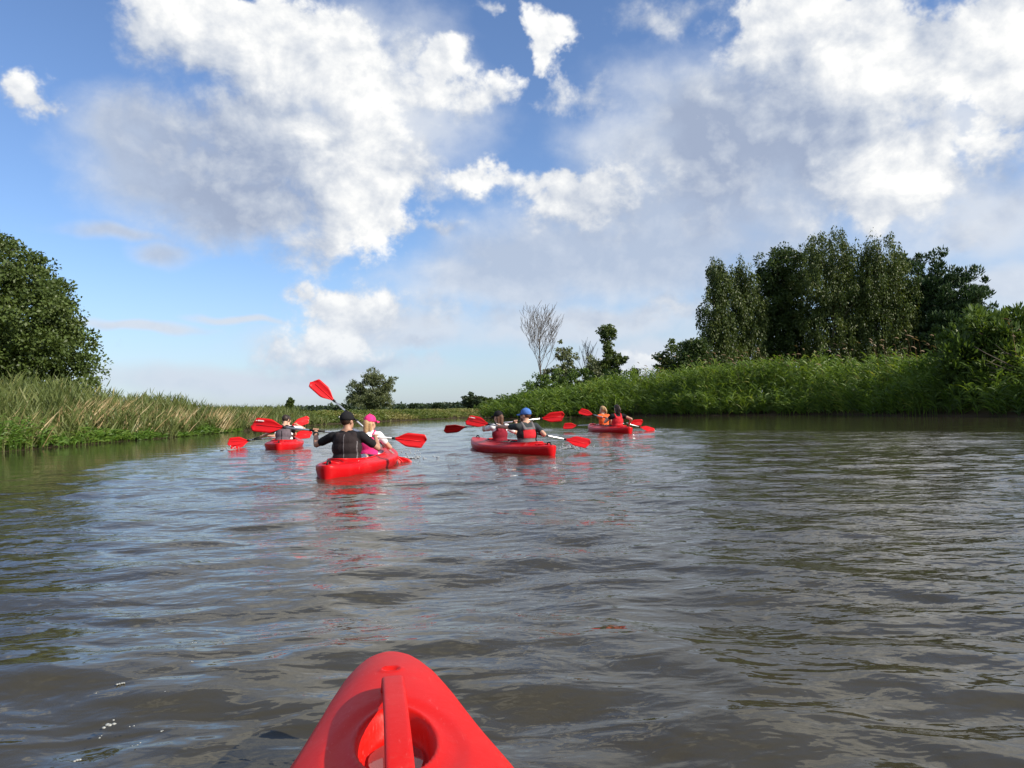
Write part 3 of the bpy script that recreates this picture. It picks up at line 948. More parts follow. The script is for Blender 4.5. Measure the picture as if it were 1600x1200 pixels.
for (px, py, hw, Y, kd, lab) in grove:
    b, h, w = px_tree_dims(px, py, hw, Y)
    if kd == 'birch':
        tree('birch_tree', lab, 'tree', b, [(0, 0, h * .83, w * .72, w * .7, h * .17), (.1, 0, h * .58, w * 1.05, w * .9, h * .26), (-.2, 0, h * .28, w * 1.15, w * .9, h * .26)], 420, 62, 0.22, 'leaf_birch', 'droop', 'bark', .13, (.35, .75), .45, GROVE, 20)
    elif kd == 'thin':
        tree('slender_tree', lab, 'tree', b, [(0, 0, h * .84, w * .5, w * .5, h * .17), (0, 0, h * .5, w, w, h * .3)], 120, 50, 0.22, 'leaf_alder', 'round', 'bark', .10, (.3, .6), .3, GROVE, 16)
    elif kd == 'alder':
        tree('alder_tree', lab, 'tree', b, [(0, 0, h * .80, w * .85, w * .8, h * .20), (-.3, 0, h * .52, w * 1.15, w, h * .28), (.2, 0, h * .22, w * 1.15, w, h * .22)], 520, 60, 0.24, 'leaf_alder', 'round', 'bark_dark', .16, (.4, .85), .45, GROVE, 18)
    elif kd == 'big':
        tree('tall_birch_tree', lab, 'tree', b, [(0, 0, h * .84, w * .85, w * .8, h * .16), (-w * .35, 0, h * .64, w * .85, w * .9, h * .22), (w * .4, -.3, h * .58, w * .8, w * .8, h * .24), (0, 0, h * .36, w * 1.1, w, h * .24), (0, 0, h * .16, w * 1.0, w, h * .16)], 560, 70, 0.21, 'leaf_birch', 'droop', 'bark', .17, (.4, .9), .5, GROVE, 22)
    else:
        tree('pine_tree', lab, 'tree', b, [(0, 0, h * .66, w * .95, w * .9, h * .34), (w * .35, 0, h * .42, w * .95, w * .9, h * .34), (-w * .4, 0, h * .40, w * .8, w * .8, h * .34)], 620, 66, 0.33, 'leaf_pine', 'pine', 'bark_dark', .18, (.35, .7), .62, GROVE, 18, rough=0.3)

# round tree left of the grove
b, h, w = px_tree_dims(1049, 529, 27, 88)
tree('round_tree', 'small round tree standing alone left of the dark grove', 'tree', b, [(0, 0, h * .62, w * .9, w * .9, h * .36), (-.5, 0, h * .38, w, w, h * .3), (.6, 0, h * .36, w * .8, w, h * .3)], 150, 70, 0.30, 'leaf_oak', r0=.15, crad=(.4, .8))

# dead tree and open trees on the point
b, h, w = px_tree_dims(845, 500, 30, 82)
dead_tree('dead_tree', 'tall leafless dead tree standing on the point', b, h * 0.93, 0.13, 12, 3, 0.72, up=0.3)
b, h, w = px_tree_dims(917, 522, 14, 86)
dead_tree('dead_tree', 'smaller leafless tree between the two open-crowned trees', b, h * 0.74, 0.04, 5, 2, 0.55, up=0.4)
b, h, w = px_tree_dims(879, 534, 27, 84)
tree('open_tree', 'open crowned olive green tree right of the tall dead tree', 'tree', b, [(0, 0, h * .80, w * .62, w * .5, h * .18), (w * .3, 0, h * .52, w * .85, w * .7, h * .22), (-w * .45, 0, h * .50, w * .7, w * .6, h * .20), (0, 0, h * .25, w * .8, w * .7, h * .16)], 120, 46, 0.26, 'leaf_willow', bark='bark_dark', r0=.12, crad=(.25, .55), shell=.35, limbs=34, rough=.5)
b, h, w = px_tree_dims(950, 503, 30, 84)
tree('spire_tree', 'tall dark open tree with ragged tiers right of the small leafless tree', 'tree', b, [(0, 0, h * .88, w * .48, w * .45, h * .10), (0, 0, h * .70, w * .42, w * .4, h * .12), (w * .3, 0, h * .56, w * .75, w * .6, h * .10), (-w * .4, 0, h * .50, w * .6, w * .6, h * .11), (0, 0, h * .32, w * 1.0, w * .9, h * .18)], 210, 50, 0.27, 'leaf_oak', bark='bark_dark', r0=.15, crad=(.3, .6), shell=.35, limbs=30, rough=.5)
b, h, w = px_tree_dims(995, 566, 18, 84)
tree('sapling_tree', 'short dark sapling right of the ragged spire tree', 'tree', b, [(0, 0, h * .7, w * .8, w * .7, h * .28), (.3, 0, h * .4, w, w * .8, h * .25)], 60, 46, 0.26, 'leaf_oak', r0=.07, crad=(.3, .6), shell=.3)
b, h, w = px_tree_dims(925, 556, 20, 82)
tree('pale_tree', 'pale green slender tree in front of the smaller leafless tree', 'tree', b, [(0, 0, h * .72, w * .7, w * .6, h * .26), (.2, 0, h * .4, w, w * .8, h * .28)], 75, 44, 0.25, 'leaf_willow', r0=.08, crad=(.3, .6), shell=.3)

# bushes on the point and bank
SHR = 'shrubs along the right bank'
for (px, py, hw, Y, lab) in [
    (862, 578, 42, 76, 'dark green shrub at the foot of the tall dead tree'),
    (905, 572, 34, 78, 'broad green shrub under the open crowned tree'),
    (965, 578, 34, 77, 'round green shrub under the ragged spire tree'),
    (838, 596, 32, 73, 'bright green shrub on the left slope of the point'),
    (790, 622, 26, 70, 'low dark shrub leaning out at the tip of the point'),
    (768, 630, 20, 72, 'lowest shrub at the tip of the point by the water'),
    (815, 616, 24, 69, 'shrub just right of the tip of the point'),
    (1015, 592, 34, 74, 'green shrub left of the small round tree'),
    (935, 582, 34, 80, 'tall shrub between the open crowned tree and the spire tree'),
    (885, 600, 40, 71, 'wide bright shrub low on the slope under the open crowned tree'),
]:
    b, h, w = px_tree_dims(px, py, hw, Y)
    tree('shrub', lab, 'shrub', b, [(0, 0, h * .52, w * .95, w * .9, h * .48), (w * .4, -.3, h * .34, w * .7, w * .7, h * .34), (-w * .4, -.2, h * .34, w * .7, w * .7, h * .34)], 130, 60, 0.24, 'leaf_bush', r0=.05, crad=(.3, .6), shell=.55, group=SHR, limbs=10, stems=3)
# big willow bush at the right edge
b, h, w = px_tree_dims(1555, 486, 80, 35.6)
tree('willow_bush', 'big bright green willow bush overhanging the water at the right edge', 'shrub', b, [(0, 0, h * .60, w * .95, 2.0, h * .40), (-w * .3, -.6, h * .36, w * .8, 1.8, h * .36), (w * .6, -.4, h * .45, w * .9, 2.0, h * .42), (w * 1.3, 0, h * .55, w * .7, 2, h * .42), (-w * .2, -1.2, h * .16, w * .9, 1.4, h * .18), (w * .8, -1.2, h * .18, w * .9, 1.4, h * .2)], 640, 56, 0.34, 'leaf_bush', 'willow', r0=.08, crad=(.35, .75), shell=.6, group=SHR, limbs=14, stems=4, rough=.2)
# fallen bare branches there
b = at_depth(1640, 612, 33.4)
g = Geo(); R_ = random.Random(4)
for k, (px, py) in enumerate([(1522, 541), (1535, 560), (1540, 570), (1545, 592), (1572, 600), (1555, 538), (1560, 580), (1585, 545)]):
    e = at_depth(px, py, 32.6 + 0.15 * k) - b
    m1 = e * 0.5 + Vector((0, 0, R_.uniform(0.05, .35)))
    g.tube([Vector((0, 0, 0)), m1, e * 0.85, e], [.055, .035, .02, .010], 5)
    q = m1.lerp(e, .4); g.tube([q, q + Vector((-.35, 0, R_.uniform(-.25, .1))), q + Vector((-.6, 0, R_.uniform(-.4, .1)))], [.016, .011, .005], 4)
o = link('fallen_branch', g.mesh('fallen_branch'), M['dead']); o.location = b
tag(o, 'bare grey fallen branch sticking out of the willow bush at the right edge', 'branch')

# willow across the bend, far round trees, far wood
b, h, w = px_tree_dims(580, 577, 40, 104)
tree('willow_tree', 'grey green spreading willow alone on the meadow at the bend', 'tree', b, [(0, 0, h * .80, w * .36, w * .35, h * .22), (w * .62, 0, h * .62, w * .36, w * .4, h * .20), (-w * .55, 0, h * .58, w * .42, w * .4, h * .18), (-w * .2, 0, h * .30, w * .85, w * .7, h * .26), (w * .3, 0, h * .36, w * .55, w * .6, h * .22), (-w * .7, 0, h * .32, w * .3, w * .4, h * .14), (w * .25, 0, h * .75, w * .25, w * .3, h * .16)], 300, 62, 0.30, 'leaf_willow', 'willow', 'bark', .16, (.30, .62), .4, None, 8, 5, rough=.35)
FAR = 'small far trees across the meadow'
for (px, py, hw, Y, lab) in [(738, 617, 15, 190, 'dark round tree on the meadow left of the point'), (648, 632, 7, 330, 'tiny lone tree far across the meadow'), (684, 637, 10, 300, 'low far bush between the tiny tree and the dark round tree'), (536, 639, 14, 260, 'far low bush left of the lone willow'), (452, 633, 5, 90, 'small dark pointed tree rising above the left reeds'), (765, 632, 12, 150, 'pale far bush beside the point')]:
    b, h, w = px_tree_dims(px, py, hw, Y)
    h = max(h, 2.0)
    tree('distant_tree', lab, 'tree', b, [(0, 0, h * .58, w * .95, w, h * .42), (w * .3, 0, h * .36, w, w, h * .34)], 70, 40, 0.004 * Y + 0.1, 'leaf_far' if Y > 170 else 'leaf_oak', r0=.12, crad=(w * .18, w * .36), shell=.4, group=FAR, limbs=6)


def far_wood():
    n = 1700
    a = rng.uniform(-0.75, 0.75, n); Y = rng.uniform(1050, 1500, n)
    X = np.tan(a) * Y
    gz = land_z(X, Y)
    hh = 3.5 + 4.5 * fbm(X * 0.006, Y * 0.001, 15) + rng.normal(0, .8, n)
    C = np.column_stack([X, Y, gz + hh * rng.uniform(0.25, 0.95, n)])
    me = leaves_mesh('far_wood', C, np.full(n, 7.0), 14, 6.0, 'round', 0.55)
    tag(link('far_wood', me, M['leaf_far'], smooth=False), 'long dark strip of woods along the horizon', kind='stuff')


far_wood()

# ------------------------------------------------------------------ kayaks
def kayak_mesh(L=3.8, Wd=0.39, cock=(-1.30, 0.95), wc=0.27, ny=72):
    """hull + deck + open cockpit as one skin; +Y is the bow"""
    N_H, N_D, N_I = 9, 7, 6
    rows = []
    for j in range(ny + 1):
        t = -1 + 2 * j / ny
        t = math.copysign(1 - (1 - abs(t)) ** 1.25, t)
        y = t * L / 2
        at = abs(t)
        w = Wd * (1 - at ** 2.3) ** 0.80 + 0.045 * (1 - max(0, (at - .985) / .015) * 0.6)
        sheer = 0.185 + (0.10 if t > 0 else 0.035) * at ** 3
        keel = -0.11 + 0.09 * at ** 5
        crown = 0.055 * (1 - at ** 4) + 0.012
        u = (y - cock[0]) / (cock[1] - cock[0])
        ch = wc * max(0.0, 1 - abs(2 * u - 1) ** 3.2) ** 0.5 if 0 < u < 1 else 0.0
        ch = min(ch, w * 0.80)
        pts = []
        for i in range(N_H):                       # keel to sheer
            f = i / (N_H - 1); a = f * math.pi / 2
            x = w * math.sin(a) ** 0.62 * (0.90 + 0.10 * f); z = keel + (sheer - keel) * (1 - math.cos(a)) ** 0.92
            # a moulded rub strake
            if 0.62 < f < 0.9: x += 0.008 * (1 - at ** 6)
            pts.append((x, z))
        for i in range(1, N_D):                    # deck in to the rim
            f = i / (N_D - 1)
            x = w + (ch - w) * f
            z = sheer + crown * (1 - (x / w) ** 2) ** 0.9 + (0.018 * (f > 0.8) if ch > 0.02 else 0.0)
            if i == 1: z += 0.006
            pts.append((x, z))
        rim = pts[-1][1]
        fl = -0.045
        for i in range(1, N_I):                    # inside wall and floor
            f = i / (N_I - 1)
            if ch > 0.02:
                x = ch * (1.0 - f ** 2.5); z = rim + (fl - rim) * (1 - (1 - f) ** 2)
            else:
                x = 0.0; z = rim - 0.001 * i
            pts.append((x, z))
        rows.append((y, pts))
    V = []; F = []
    n = len(rows[0][1])
    for s in (1, -1):
        b = len(V)
        for (y, pts) in rows: V.extend([(s * x, y, z) for (x, z) in pts])
        for j in range(len(rows) - 1):
            for i in range(n - 1):
                q = (b + j * n + i, b + j * n + i + 1, b + (j + 1) * n + i + 1, b + (j + 1) * n + i)
                F.append(q if s < 0 else q[::-1])
    # close both plumb ends
    for j in (0, len(rows) - 1):
        for i in range(N_H + N_D - 2):
            a = j * n + i; c = len(rows) * n + j * n + i
            F.append((a, a + 1, c + 1, c) if j == 0 else (a, c, c + 1, a + 1))
    bm = bmesh.new()
    vs = [bm.verts.new(p) for p in V]
    for f in F:
        try: bm.faces.new([vs[i] for i in f])
        except ValueError: pass
    bmesh.ops.remove_doubles(bm, verts=bm.verts, dist=0.0006)
    bmesh.ops.dissolve_degenerate(bm, edges=bm.edges, dist=0.0004)
    bmesh.ops.recalc_face_normals(bm, faces=bm.faces)
    me = bpy.data.meshes.new('hull'); bm.to_mesh(me); bm.free()
    return me


HULL = kayak_mesh()


def rim_pts(cock=(-1.30, 0.95), wc=0.27, n=44):
    out = []
    for k in range(n):
        a = 2 * math.pi * k / n
        cy, sy = math.cos(a), math.sin(a)
        u = 0.5 + 0.5 * math.copysign(abs(sy) ** 0.75, sy)
        y = cock[0] + (cock[1] - cock[0]) * u
        x = wc * max(0.0, 1 - abs(2 * u - 1) ** 3.2) ** 0.5
        at = abs(y / 1.9)
        w = 0.39 * (1 - at ** 2.3) ** .8 + .045
        x = min(x, w * .8) * (1 if cy >= 0 else -1)
        sheer = 0.185 + (0.10 if y > 0 else 0.035) * at ** 3
        z = sheer + (0.055 * (1 - at ** 4) + .012) * (1 - (x / w) ** 2) ** .9 + .022
        out.append((x, y, z))
    return out


def ring_tube(pts, r, n=6):
    g = Geo(); P = pts + [pts[0], pts[1]]
    g.tube(P, r, n, cap=False); return g


def kayak(pose, label):
    mid, rz, d = pose
    k = empty('kayak', mid + Vector((0, 0, -0.068)), rz)
    tag(k, label, 'kayak', 'red double kayaks paddling ahead')
    k.scale = (1, 0.895, 1)
    link('hull', HULL, M['red'], k)
    link('cockpit_rim', ring_tube(rim_pts(), 0.014).mesh('cockpit_rim'), M['red'], k)
    for y in (-0.93, 0.37):
        g = Geo(); g.tube([(-.17, y - .06, .12), (-.16, y - .10, .22), (0, y - .13, .235), (.16, y - .10, .22), (.17, y - .06, .12)], [(.03, .02)] * 5, 6)
        g.ell((0, y - .10, .13), (.17, .025, .09)); link('seat_back', g.mesh('seat_back'), M['black'], k)
        g = Geo(); g.ell((0, y + .10, -.005), (.18, .20, .035)); link('seat', g.mesh('seat'), M['black'], k)
    for rr in (1.0, 0.62):                          # moulded oval ribs on the stern deck
        pts = []
        for i in range(20):
            a = 2 * math.pi * i / 20
            x = 0.135 * rr * math.cos(a); y = -1.52 + 0.14 * rr * math.sin(a)
            at = abs(y / 1.9); w = .39 * (1 - at ** 2.3) ** .8 + .045
            pts.append((x, y, .185 + .035 * at ** 3 + (.055 * (1 - at ** 4) + .012) * max(0, 1 - (x / w) ** 2) ** .9 + .003))
        link('deck_rib', ring_tube(pts, 0.010).mesh('deck_rib'), M['red'], k)
    for y, z in ((1.72, .29), (-1.76, .24)):
        g = Geo(); s = 1 if y > 0 else -1
        g.tube([(0, y - .09 * s, z - .01), (0, y - .06 * s, z + .035), (0, y + .04 * s, z + .038), (0, y + .08 * s, z - .01)], [.013] * 4, 6)
        link('carry_handle', g.mesh('carry_handle'), M['black'], k)
    return k


kA = kayak(KA, 'red kayak far left near the reeds, paddled by a person in a grey vest')
kB = kayak(KB, 'red kayak nearest ahead, carrying the black cap and the pink cap')
kC = kayak(KC, 'red kayak in the middle carrying the man in the blue cap')
kD = kayak(KD, 'red kayak farthest right beside the dark bank')

# ------------------------------------------------------------------ the bow in front of the camera
def own_kayak():
    zt = 0.25
    tip = on_plane(607, 1016, zt); b0 = on_plane(620, 1200, zt)
    ax = Vector((tip.x - b0.x, tip.y - b0.y, 0)).normalized()
    rz = math.atan2(-ax.x, ax.y)
    root = empty('kayak', (tip.x, tip.y, 0), rz)
    tag(root, 'scuffed red kayak bow with arched handle right in front of the camera', 'kayak')
    k = EYE / 0.92

    # half widths measured back from the tip
    S_ = np.array([0, .004, .012, .03, .06, .12, .21, .36, .52, .65, .9, 1.2, 1.6, 2.0, 2.5, 3.0, 3.4, 3.7, 3.8]) * k
    W_ = np.array([.004, .016, .027, .043, .061, .086, .115, .150, .182, .211, .26, .305, .345, .36, .35, .30, .20, .09, .05]) * k
    ss = np.unique(np.concatenate([np.linspace(0, 0.05, 14), np.linspace(.05, .95, 170), np.linspace(.95, 3.8 * k, 70)]))
    hw = np.interp(ss, S_, W_)
    for _ in range(3): hw[3:-1] = (hw[2:-2] + hw[3:-1] * 2 + hw[4:]) / 4
    NU = 46
    us = np.sin(np.linspace(-1, 1, 2 * NU + 1) * math.pi / 2)
    rc_s, rc_r, rc_d = 0.60, 0.066, 0.042          # the round moulded recess
    dm_s, dm_r = 0.278, 0.0165
    c0, c1 = 1.05, 3.2

    def deck(s, x, w):
        u = np.clip(np.abs(x) / np.maximum(w, 1e-4), 0, 1)
        edge = 0.252 - 0.025 * np.minimum(s, 1.5) - 0.012 * np.exp(-s / 0.03)
        crown = 0.046 * sstep(s, -0.02, 0.30) + 0.006
        z = edge + crown * (1 - u ** 2.2)
        z = z - 0.012 * sstep(u, 0.88, 1.0)
        r = np.hypot(x, (s - rc_s) / 1.85)
        z = z - rc_d * (1 - sstep(r, rc_r - 0.011, rc_r + 0.001)) + 0.0035 * np.exp(-((r - rc_r - 0.005) / 0.005) ** 2)
        r2 = np.hypot(x / 1.15, s - dm_s)
        z = z - 0.0065 * (1 - sstep(r2, dm_r * .55, dm_r)) + 0.0022 * np.exp(-((r2 - dm_r * 1.12) / 0.0035) ** 2)
        # broad moulded dish round the recess
        z = z - 0.006 * (1 - sstep(np.hypot(x / 1.1, (s - rc_s - .02) / 1.7), 0.085, 0.115)) * (u < .97)
        return z
    Sg, Ug = np.meshgrid(ss, us, indexing='ij')
    Wg = np.repeat(hw[:, None], 2 * NU + 1, 1)
    X = Ug * Wg
    Z = deck(Sg, X, Wg)
    # cockpit opening further back
    uu = (ss - c0) / (c1 - c0)
    ch = np.where((uu > 0) & (uu < 1), 0.27 * np.sqrt(np.maximum(0, 1 - np.abs(2 * uu - 1) ** 3.2)), 0.0)
    incock = (np.abs(X) < ch[:, None])
    Z = np.where(incock, -0.03 + 0.0 * Z, Z)
    ns, nu = X.shape
    V = np.stack([X.ravel(), -Sg.ravel(), Z.ravel()], 1)
    idx = np.arange(ns * nu).reshape(ns, nu)
    F = [idx[:-1, :-1], idx[:-1, 1:], idx[1:, 1:], idx[1:, :-1]]
    F = np.stack(F, -1).reshape(-1, 4)
    deck_me = np_mesh('deck', V, F)
    link('deck', deck_me, M['red_near'], root)
    # hull below the gunwale
    HV = []; HF = []
    prof = [(1.0, 0.0), (1.004, -.010), (0.998, -.022), (0.99, -.05), (0.96, -.11), (0.88, -.20), (0.66, -.28), (0.3, -.315), (0.0, -.325)]
    gz = Z[:, 0]
    for sgn in (1, -1):
        b = len(HV)
        for i, s in enumerate(ss):
            for (fx, dz) in prof:
                rise = 0.05 * math.exp(-s / 0.15)
                HV.append((sgn * hw[i] * fx, -s - 0.10 * (dz / -.325) * math.exp(-s / 0.4), gz[i] + dz * (1 - 0.1 * rise)))
        n = len(prof)
        for i in range(len(ss) - 1):
            for j in range(n - 1):
                q = (b + i * n + j, b + i * n + j + 1, b + (i + 1) * n + j + 1, b + (i + 1) * n + j)
                HF.append(q if sgn > 0 else q[::-1])
    n = len(prof); off = len(ss) * n
    for j in range(n - 1): HF.append((j, off + j, off + j + 1, j + 1))
    link('hull', np_mesh('hull', HV, HF), M['red_near'], root)
    # arched carrying handle moulded over the recess
    g = Geo()
    path = [(0.392, -.016), (0.398, .004), (0.410, .019), (0.435, .028), (0.47, .035), (0.54, .042), (0.64, .046), (0.76, .044), (0.84, .032), (0.89, .012), (0.90, -.016)]
    rings = []
    for i, (s, dz) in enumerate(path):
        w = float(np.interp(s, ss, hw))
        z0 = float(deck(np.array(0.34), np.array(0.0), np.array(0.12)))
        z = z0 + dz
        t0 = path[max(i - 1, 0)]; t1 = path[min(i + 1, len(path) - 1)]
        ang = math.atan2(t1[1] - t0[1], t1[0] - t0[0])
        hx = 0.0225 + 0.004 * (i in (0, len(path) - 1)) - 0.002 * math.sin(math.pi * i / 10); hy = 0.011
        ring = []
        for k2 in range(20):
            a = 2 * math.pi * k2 / 20
            cx = math.copysign(abs(math.cos(a)) ** 0.42, math.cos(a)) * hx; cy = math.copysign(abs(math.sin(a)) ** 0.42, math.sin(a)) * hy
            ring.append((cx, -(s - cy * math.sin(ang)), z + cy * math.cos(ang)))
        rings.append(ring)
    V2 = [p for r in rings for p in r]; F2 = []
    for i in range(len(rings) - 1):
        for k2 in range(20): F2.append((i * 20 + k2, i * 20 + (k2 + 1) % 20, (i + 1) * 20 + (k2 + 1) % 20, (i + 1) * 20 + k2))
    F2.append(tuple(range(20))); F2.append(tuple((len(rings) - 1) * 20 + k2 for k2 in range(19, -1, -1)))
    g.add(V2, F2)
    ho = link('handle', g.mesh('handle'), M['red_near'], root)
    sub = ho.modifiers.new('sub', 'SUBSURF'); sub.levels = 1; sub.render_levels = 2
    # rain and splash water standing in the recess
    g = Geo(); zb = float(deck(np.array(rc_s), np.array(0.0), np.array(.16)))
    ring = [(0.046 * math.cos(a) * (1 + .08 * math.sin(3 * a)), -rc_s + 0.080 * math.sin(a), zb + 0.004) for a in np.linspace(0, 2 * math.pi, 25)[:-1]]
    g.add(ring, [tuple(range(24))])
    m, T, out = new_mat('puddle')
    p = principled(T, out, (0.55, 0.10, 0.10), 0.04, 0.6); p.inputs['Transmission Weight'].default_value = 0.6; p.inputs['IOR'].default_value = 1.33
    link('puddle', g.mesh('puddle'), m, root)
    # rim of the cockpit, behind the camera's view
    P = []
    for kx in range(40):
        a = 2 * math.pi * kx / 40
        u = .5 + .5 * math.copysign(abs(math.sin(a)) ** .75, math.sin(a)); s = c0 + (c1 - c0) * u
        x = .27 * max(0, 1 - abs(2 * u - 1) ** 3.2) ** .5 * (1 if math.cos(a) >= 0 else -1)
        w = float(np.interp(s, ss, hw))
        P.append((x, -s, float(deck(np.array(s), np.array(abs(x)), np.array(w))) + .012))
    link('cockpit_rim', ring_tube(P, .012).mesh('cockpit_rim'), M['red_near'], root)


own_kayak()

# ------------------------------------------------------------------ paddles
def blade_mesh(sign=1):
    """lies along +Y from the neck, faces +Z"""
    Lb, nl, nw = 0.46, 14, 6
    def half(t):
        lo = 0.017 + 0.083 * sstep(np.array(t), 0.02, 0.48)
        return float(lo) * (1 - 0.0 * t) * math.sqrt(max(0.0, 1 - max(0, (t - 0.86) / 0.145) ** 3))
    top = []; V = []; F = []
    for i in range(nl + 1):
        t = i / nl; w = half(t)
        for j in range(nw + 1):
            u = -1 + 2 * j / nw
            x = u * w
            y = t * Lb - 0.018 * (u * sign) * sstep(np.array(t), .5, 1)
            z = 0.020 * u * u * min(t * 3, 1) - 0.030 * (t - .3) ** 2
            V.append((x, float(y), z))
    n1 = len(V)
    for (x, y, z) in list(V): V.append((x, y, z - 0.006))
    W1 = nw + 1
    for i in range(nl):
        for j in range(nw):
            a = i * W1 + j
            F.append((a, a + 1, a + W1 + 1, a + W1)); b = a + n1
            F.append((b, b + W1, b + W1 + 1, b + 1))
    for i in range(nl):
        for j in (0, nw):
            a = i * W1 + j; b = a + n1
            F.append((a, a + W1, b + W1, b) if j == 0 else (a, b, b + W1, a + W1))
    for j in range(nw):
        a = nl * W1 + j; b = a + n1; F.append((a, a + 1, b + 1, b))
        F.append((j, j + n1, j + 1 + n1, j + 1))
    me = bpy.data.meshes.new('blade'); me.from_pydata(V, [], F); me.update()
    g = Geo(); g.tube([(0, -.05, -.002), (0, .06, -.002), (0, .22, .0), (0, .40, -.004)], [.014, .011, .007, .003], 7)
    rib = g.mesh('rib')
    return me, rib


BLADE, RIB = blade_mesh()


def paddle(label, A, B, nA=None, nB=None, mark=None, parent_dir=None):
    """A, B: world positions of the two blade tips; nA, nB: where each blade's face looks"""
    c = (A + B) / 2
    d = (B - A); L = d.length; d.normalize()
    root = empty('paddle', c)
    tag(root, label, 'paddle', 'double paddles')
    g = Geo(); g.tube([d * (-L / 2 + .44), d * (L / 2 - .44)], .0145, 10)
    link('shaft', g.mesh('shaft'), M['alu'], root)
    for s in (-1, 1):
        g = Geo(); g.tube([d * (s * .20), d * (s * .42)], .0165, 10); link('grip', g.mesh('grip'), M['black'], root)
        g = Geo(); g.tube([d * (s * (L / 2 - .475)), d * (s * (L / 2 - .43))], .019, 10); link('ferrule', g.mesh('ferrule'), M['black'], root)
    for s, n in ((-1, nA), (1, nB)):
        y = d * s
        n = Vector(n) if n is not None else Vector((0, -1, .15))
        x = y.cross(n).normalized(); z = x.cross(y).normalized()
        Rm = Matrix((x, y, z)).transposed().to_4x4()
        o = link('blade', BLADE, M['blade'], root)
        o.matrix_local = Matrix.Translation(y * (L / 2 - .46)) @ Rm
        r = link('rib', RIB, M['blade'], o)
        if mark == s:
            # a small white maker's mark printed on the face: emblem and a run of blurred letters
            g = Geo(); zz = 0.012
            def box(x0, x1, y0, y1):
                g.add([(x0, y0, zz), (x1, y0, zz), (x1, y1, zz), (x0, y1, zz), (x0, y0, zz + .003), (x1, y0, zz + .003), (x1, y1, zz + .003), (x0, y1, zz + .003)],
                      [(3, 2, 1, 0), (4, 5, 6, 7), (0, 1, 5, 4), (1, 2, 6, 5), (2, 3, 7, 6), (3, 0, 4, 7)])
            sx = 1 if (x.dot(Vector((0, 0, 1))) > 0) else -1
            for (a, b2, hh) in [(.395, .412, .010), (.366, .385, .017), (.350, .362, .017), (.334, .346, .017), (.316, .330, .017), (.300, .312, .015)]:
                xa = sx * .055; xb = sx * (.055 + hh * .9)
                box(min(xa, xb), max(xa, xb), a, b2)
            link('printed_mark', g.mesh('printed_mark'), M['white'], o, smooth=False)
    return root, c, d


# ------------------------------------------------------------------ people
def remesh(geo, voxel, smooth=6):
    me = geo.mesh('tmp')
    o = bpy.data.objects.new('tmp', me); COL.objects.link(o)
    m = o.modifiers.new('r', 'REMESH'); m.mode = 'VOXEL'; m.voxel_size = voxel; m.use_smooth_shade = True
    if smooth:
        s = o.modifiers.new('s', 'SMOOTH'); s.factor = 0.5; s.iterations = smooth
    dg = bpy.context.evaluated_depsgraph_get()
    res = bpy.data.meshes.new_from_object(o.evaluated_get(dg))
    bpy.data.objects.remove(o); bpy.data.meshes.remove(me)
    return res


def patch_of(me, pred, lift, name):
    """a piece of cloth lying on another mesh: copies the faces that pass pred, lifted along the normals"""
    bm = bmesh.new(); bm.from_mesh(me); bm.normal_update()
    kill = [f for f in bm.faces if not pred(f.calc_center_median(), f.normal)]
    bmesh.ops.delete(bm, geom=kill, context='FACES')
    for v in bm.verts: v.co += v.normal * lift
    out = bpy.data.meshes.new(name); bm.to_mesh(out); bm.free()
    return out


def ik(Sh, Hd, L1, L2, pole):
    v = Hd - Sh; D = min(v.length, (L1 + L2) * 0.995); t = v.normalized()
    Hd = Sh + t * D
    a = (L1 * L1 - L2 * L2 + D * D) / (2 * D)
    hgt = math.sqrt(max(L1 * L1 - a * a, 1e-6))
    p = Vector(pole); p = (p - t * p.dot(t)).normalized()
    return Sh + t * a + p * hgt, Hd


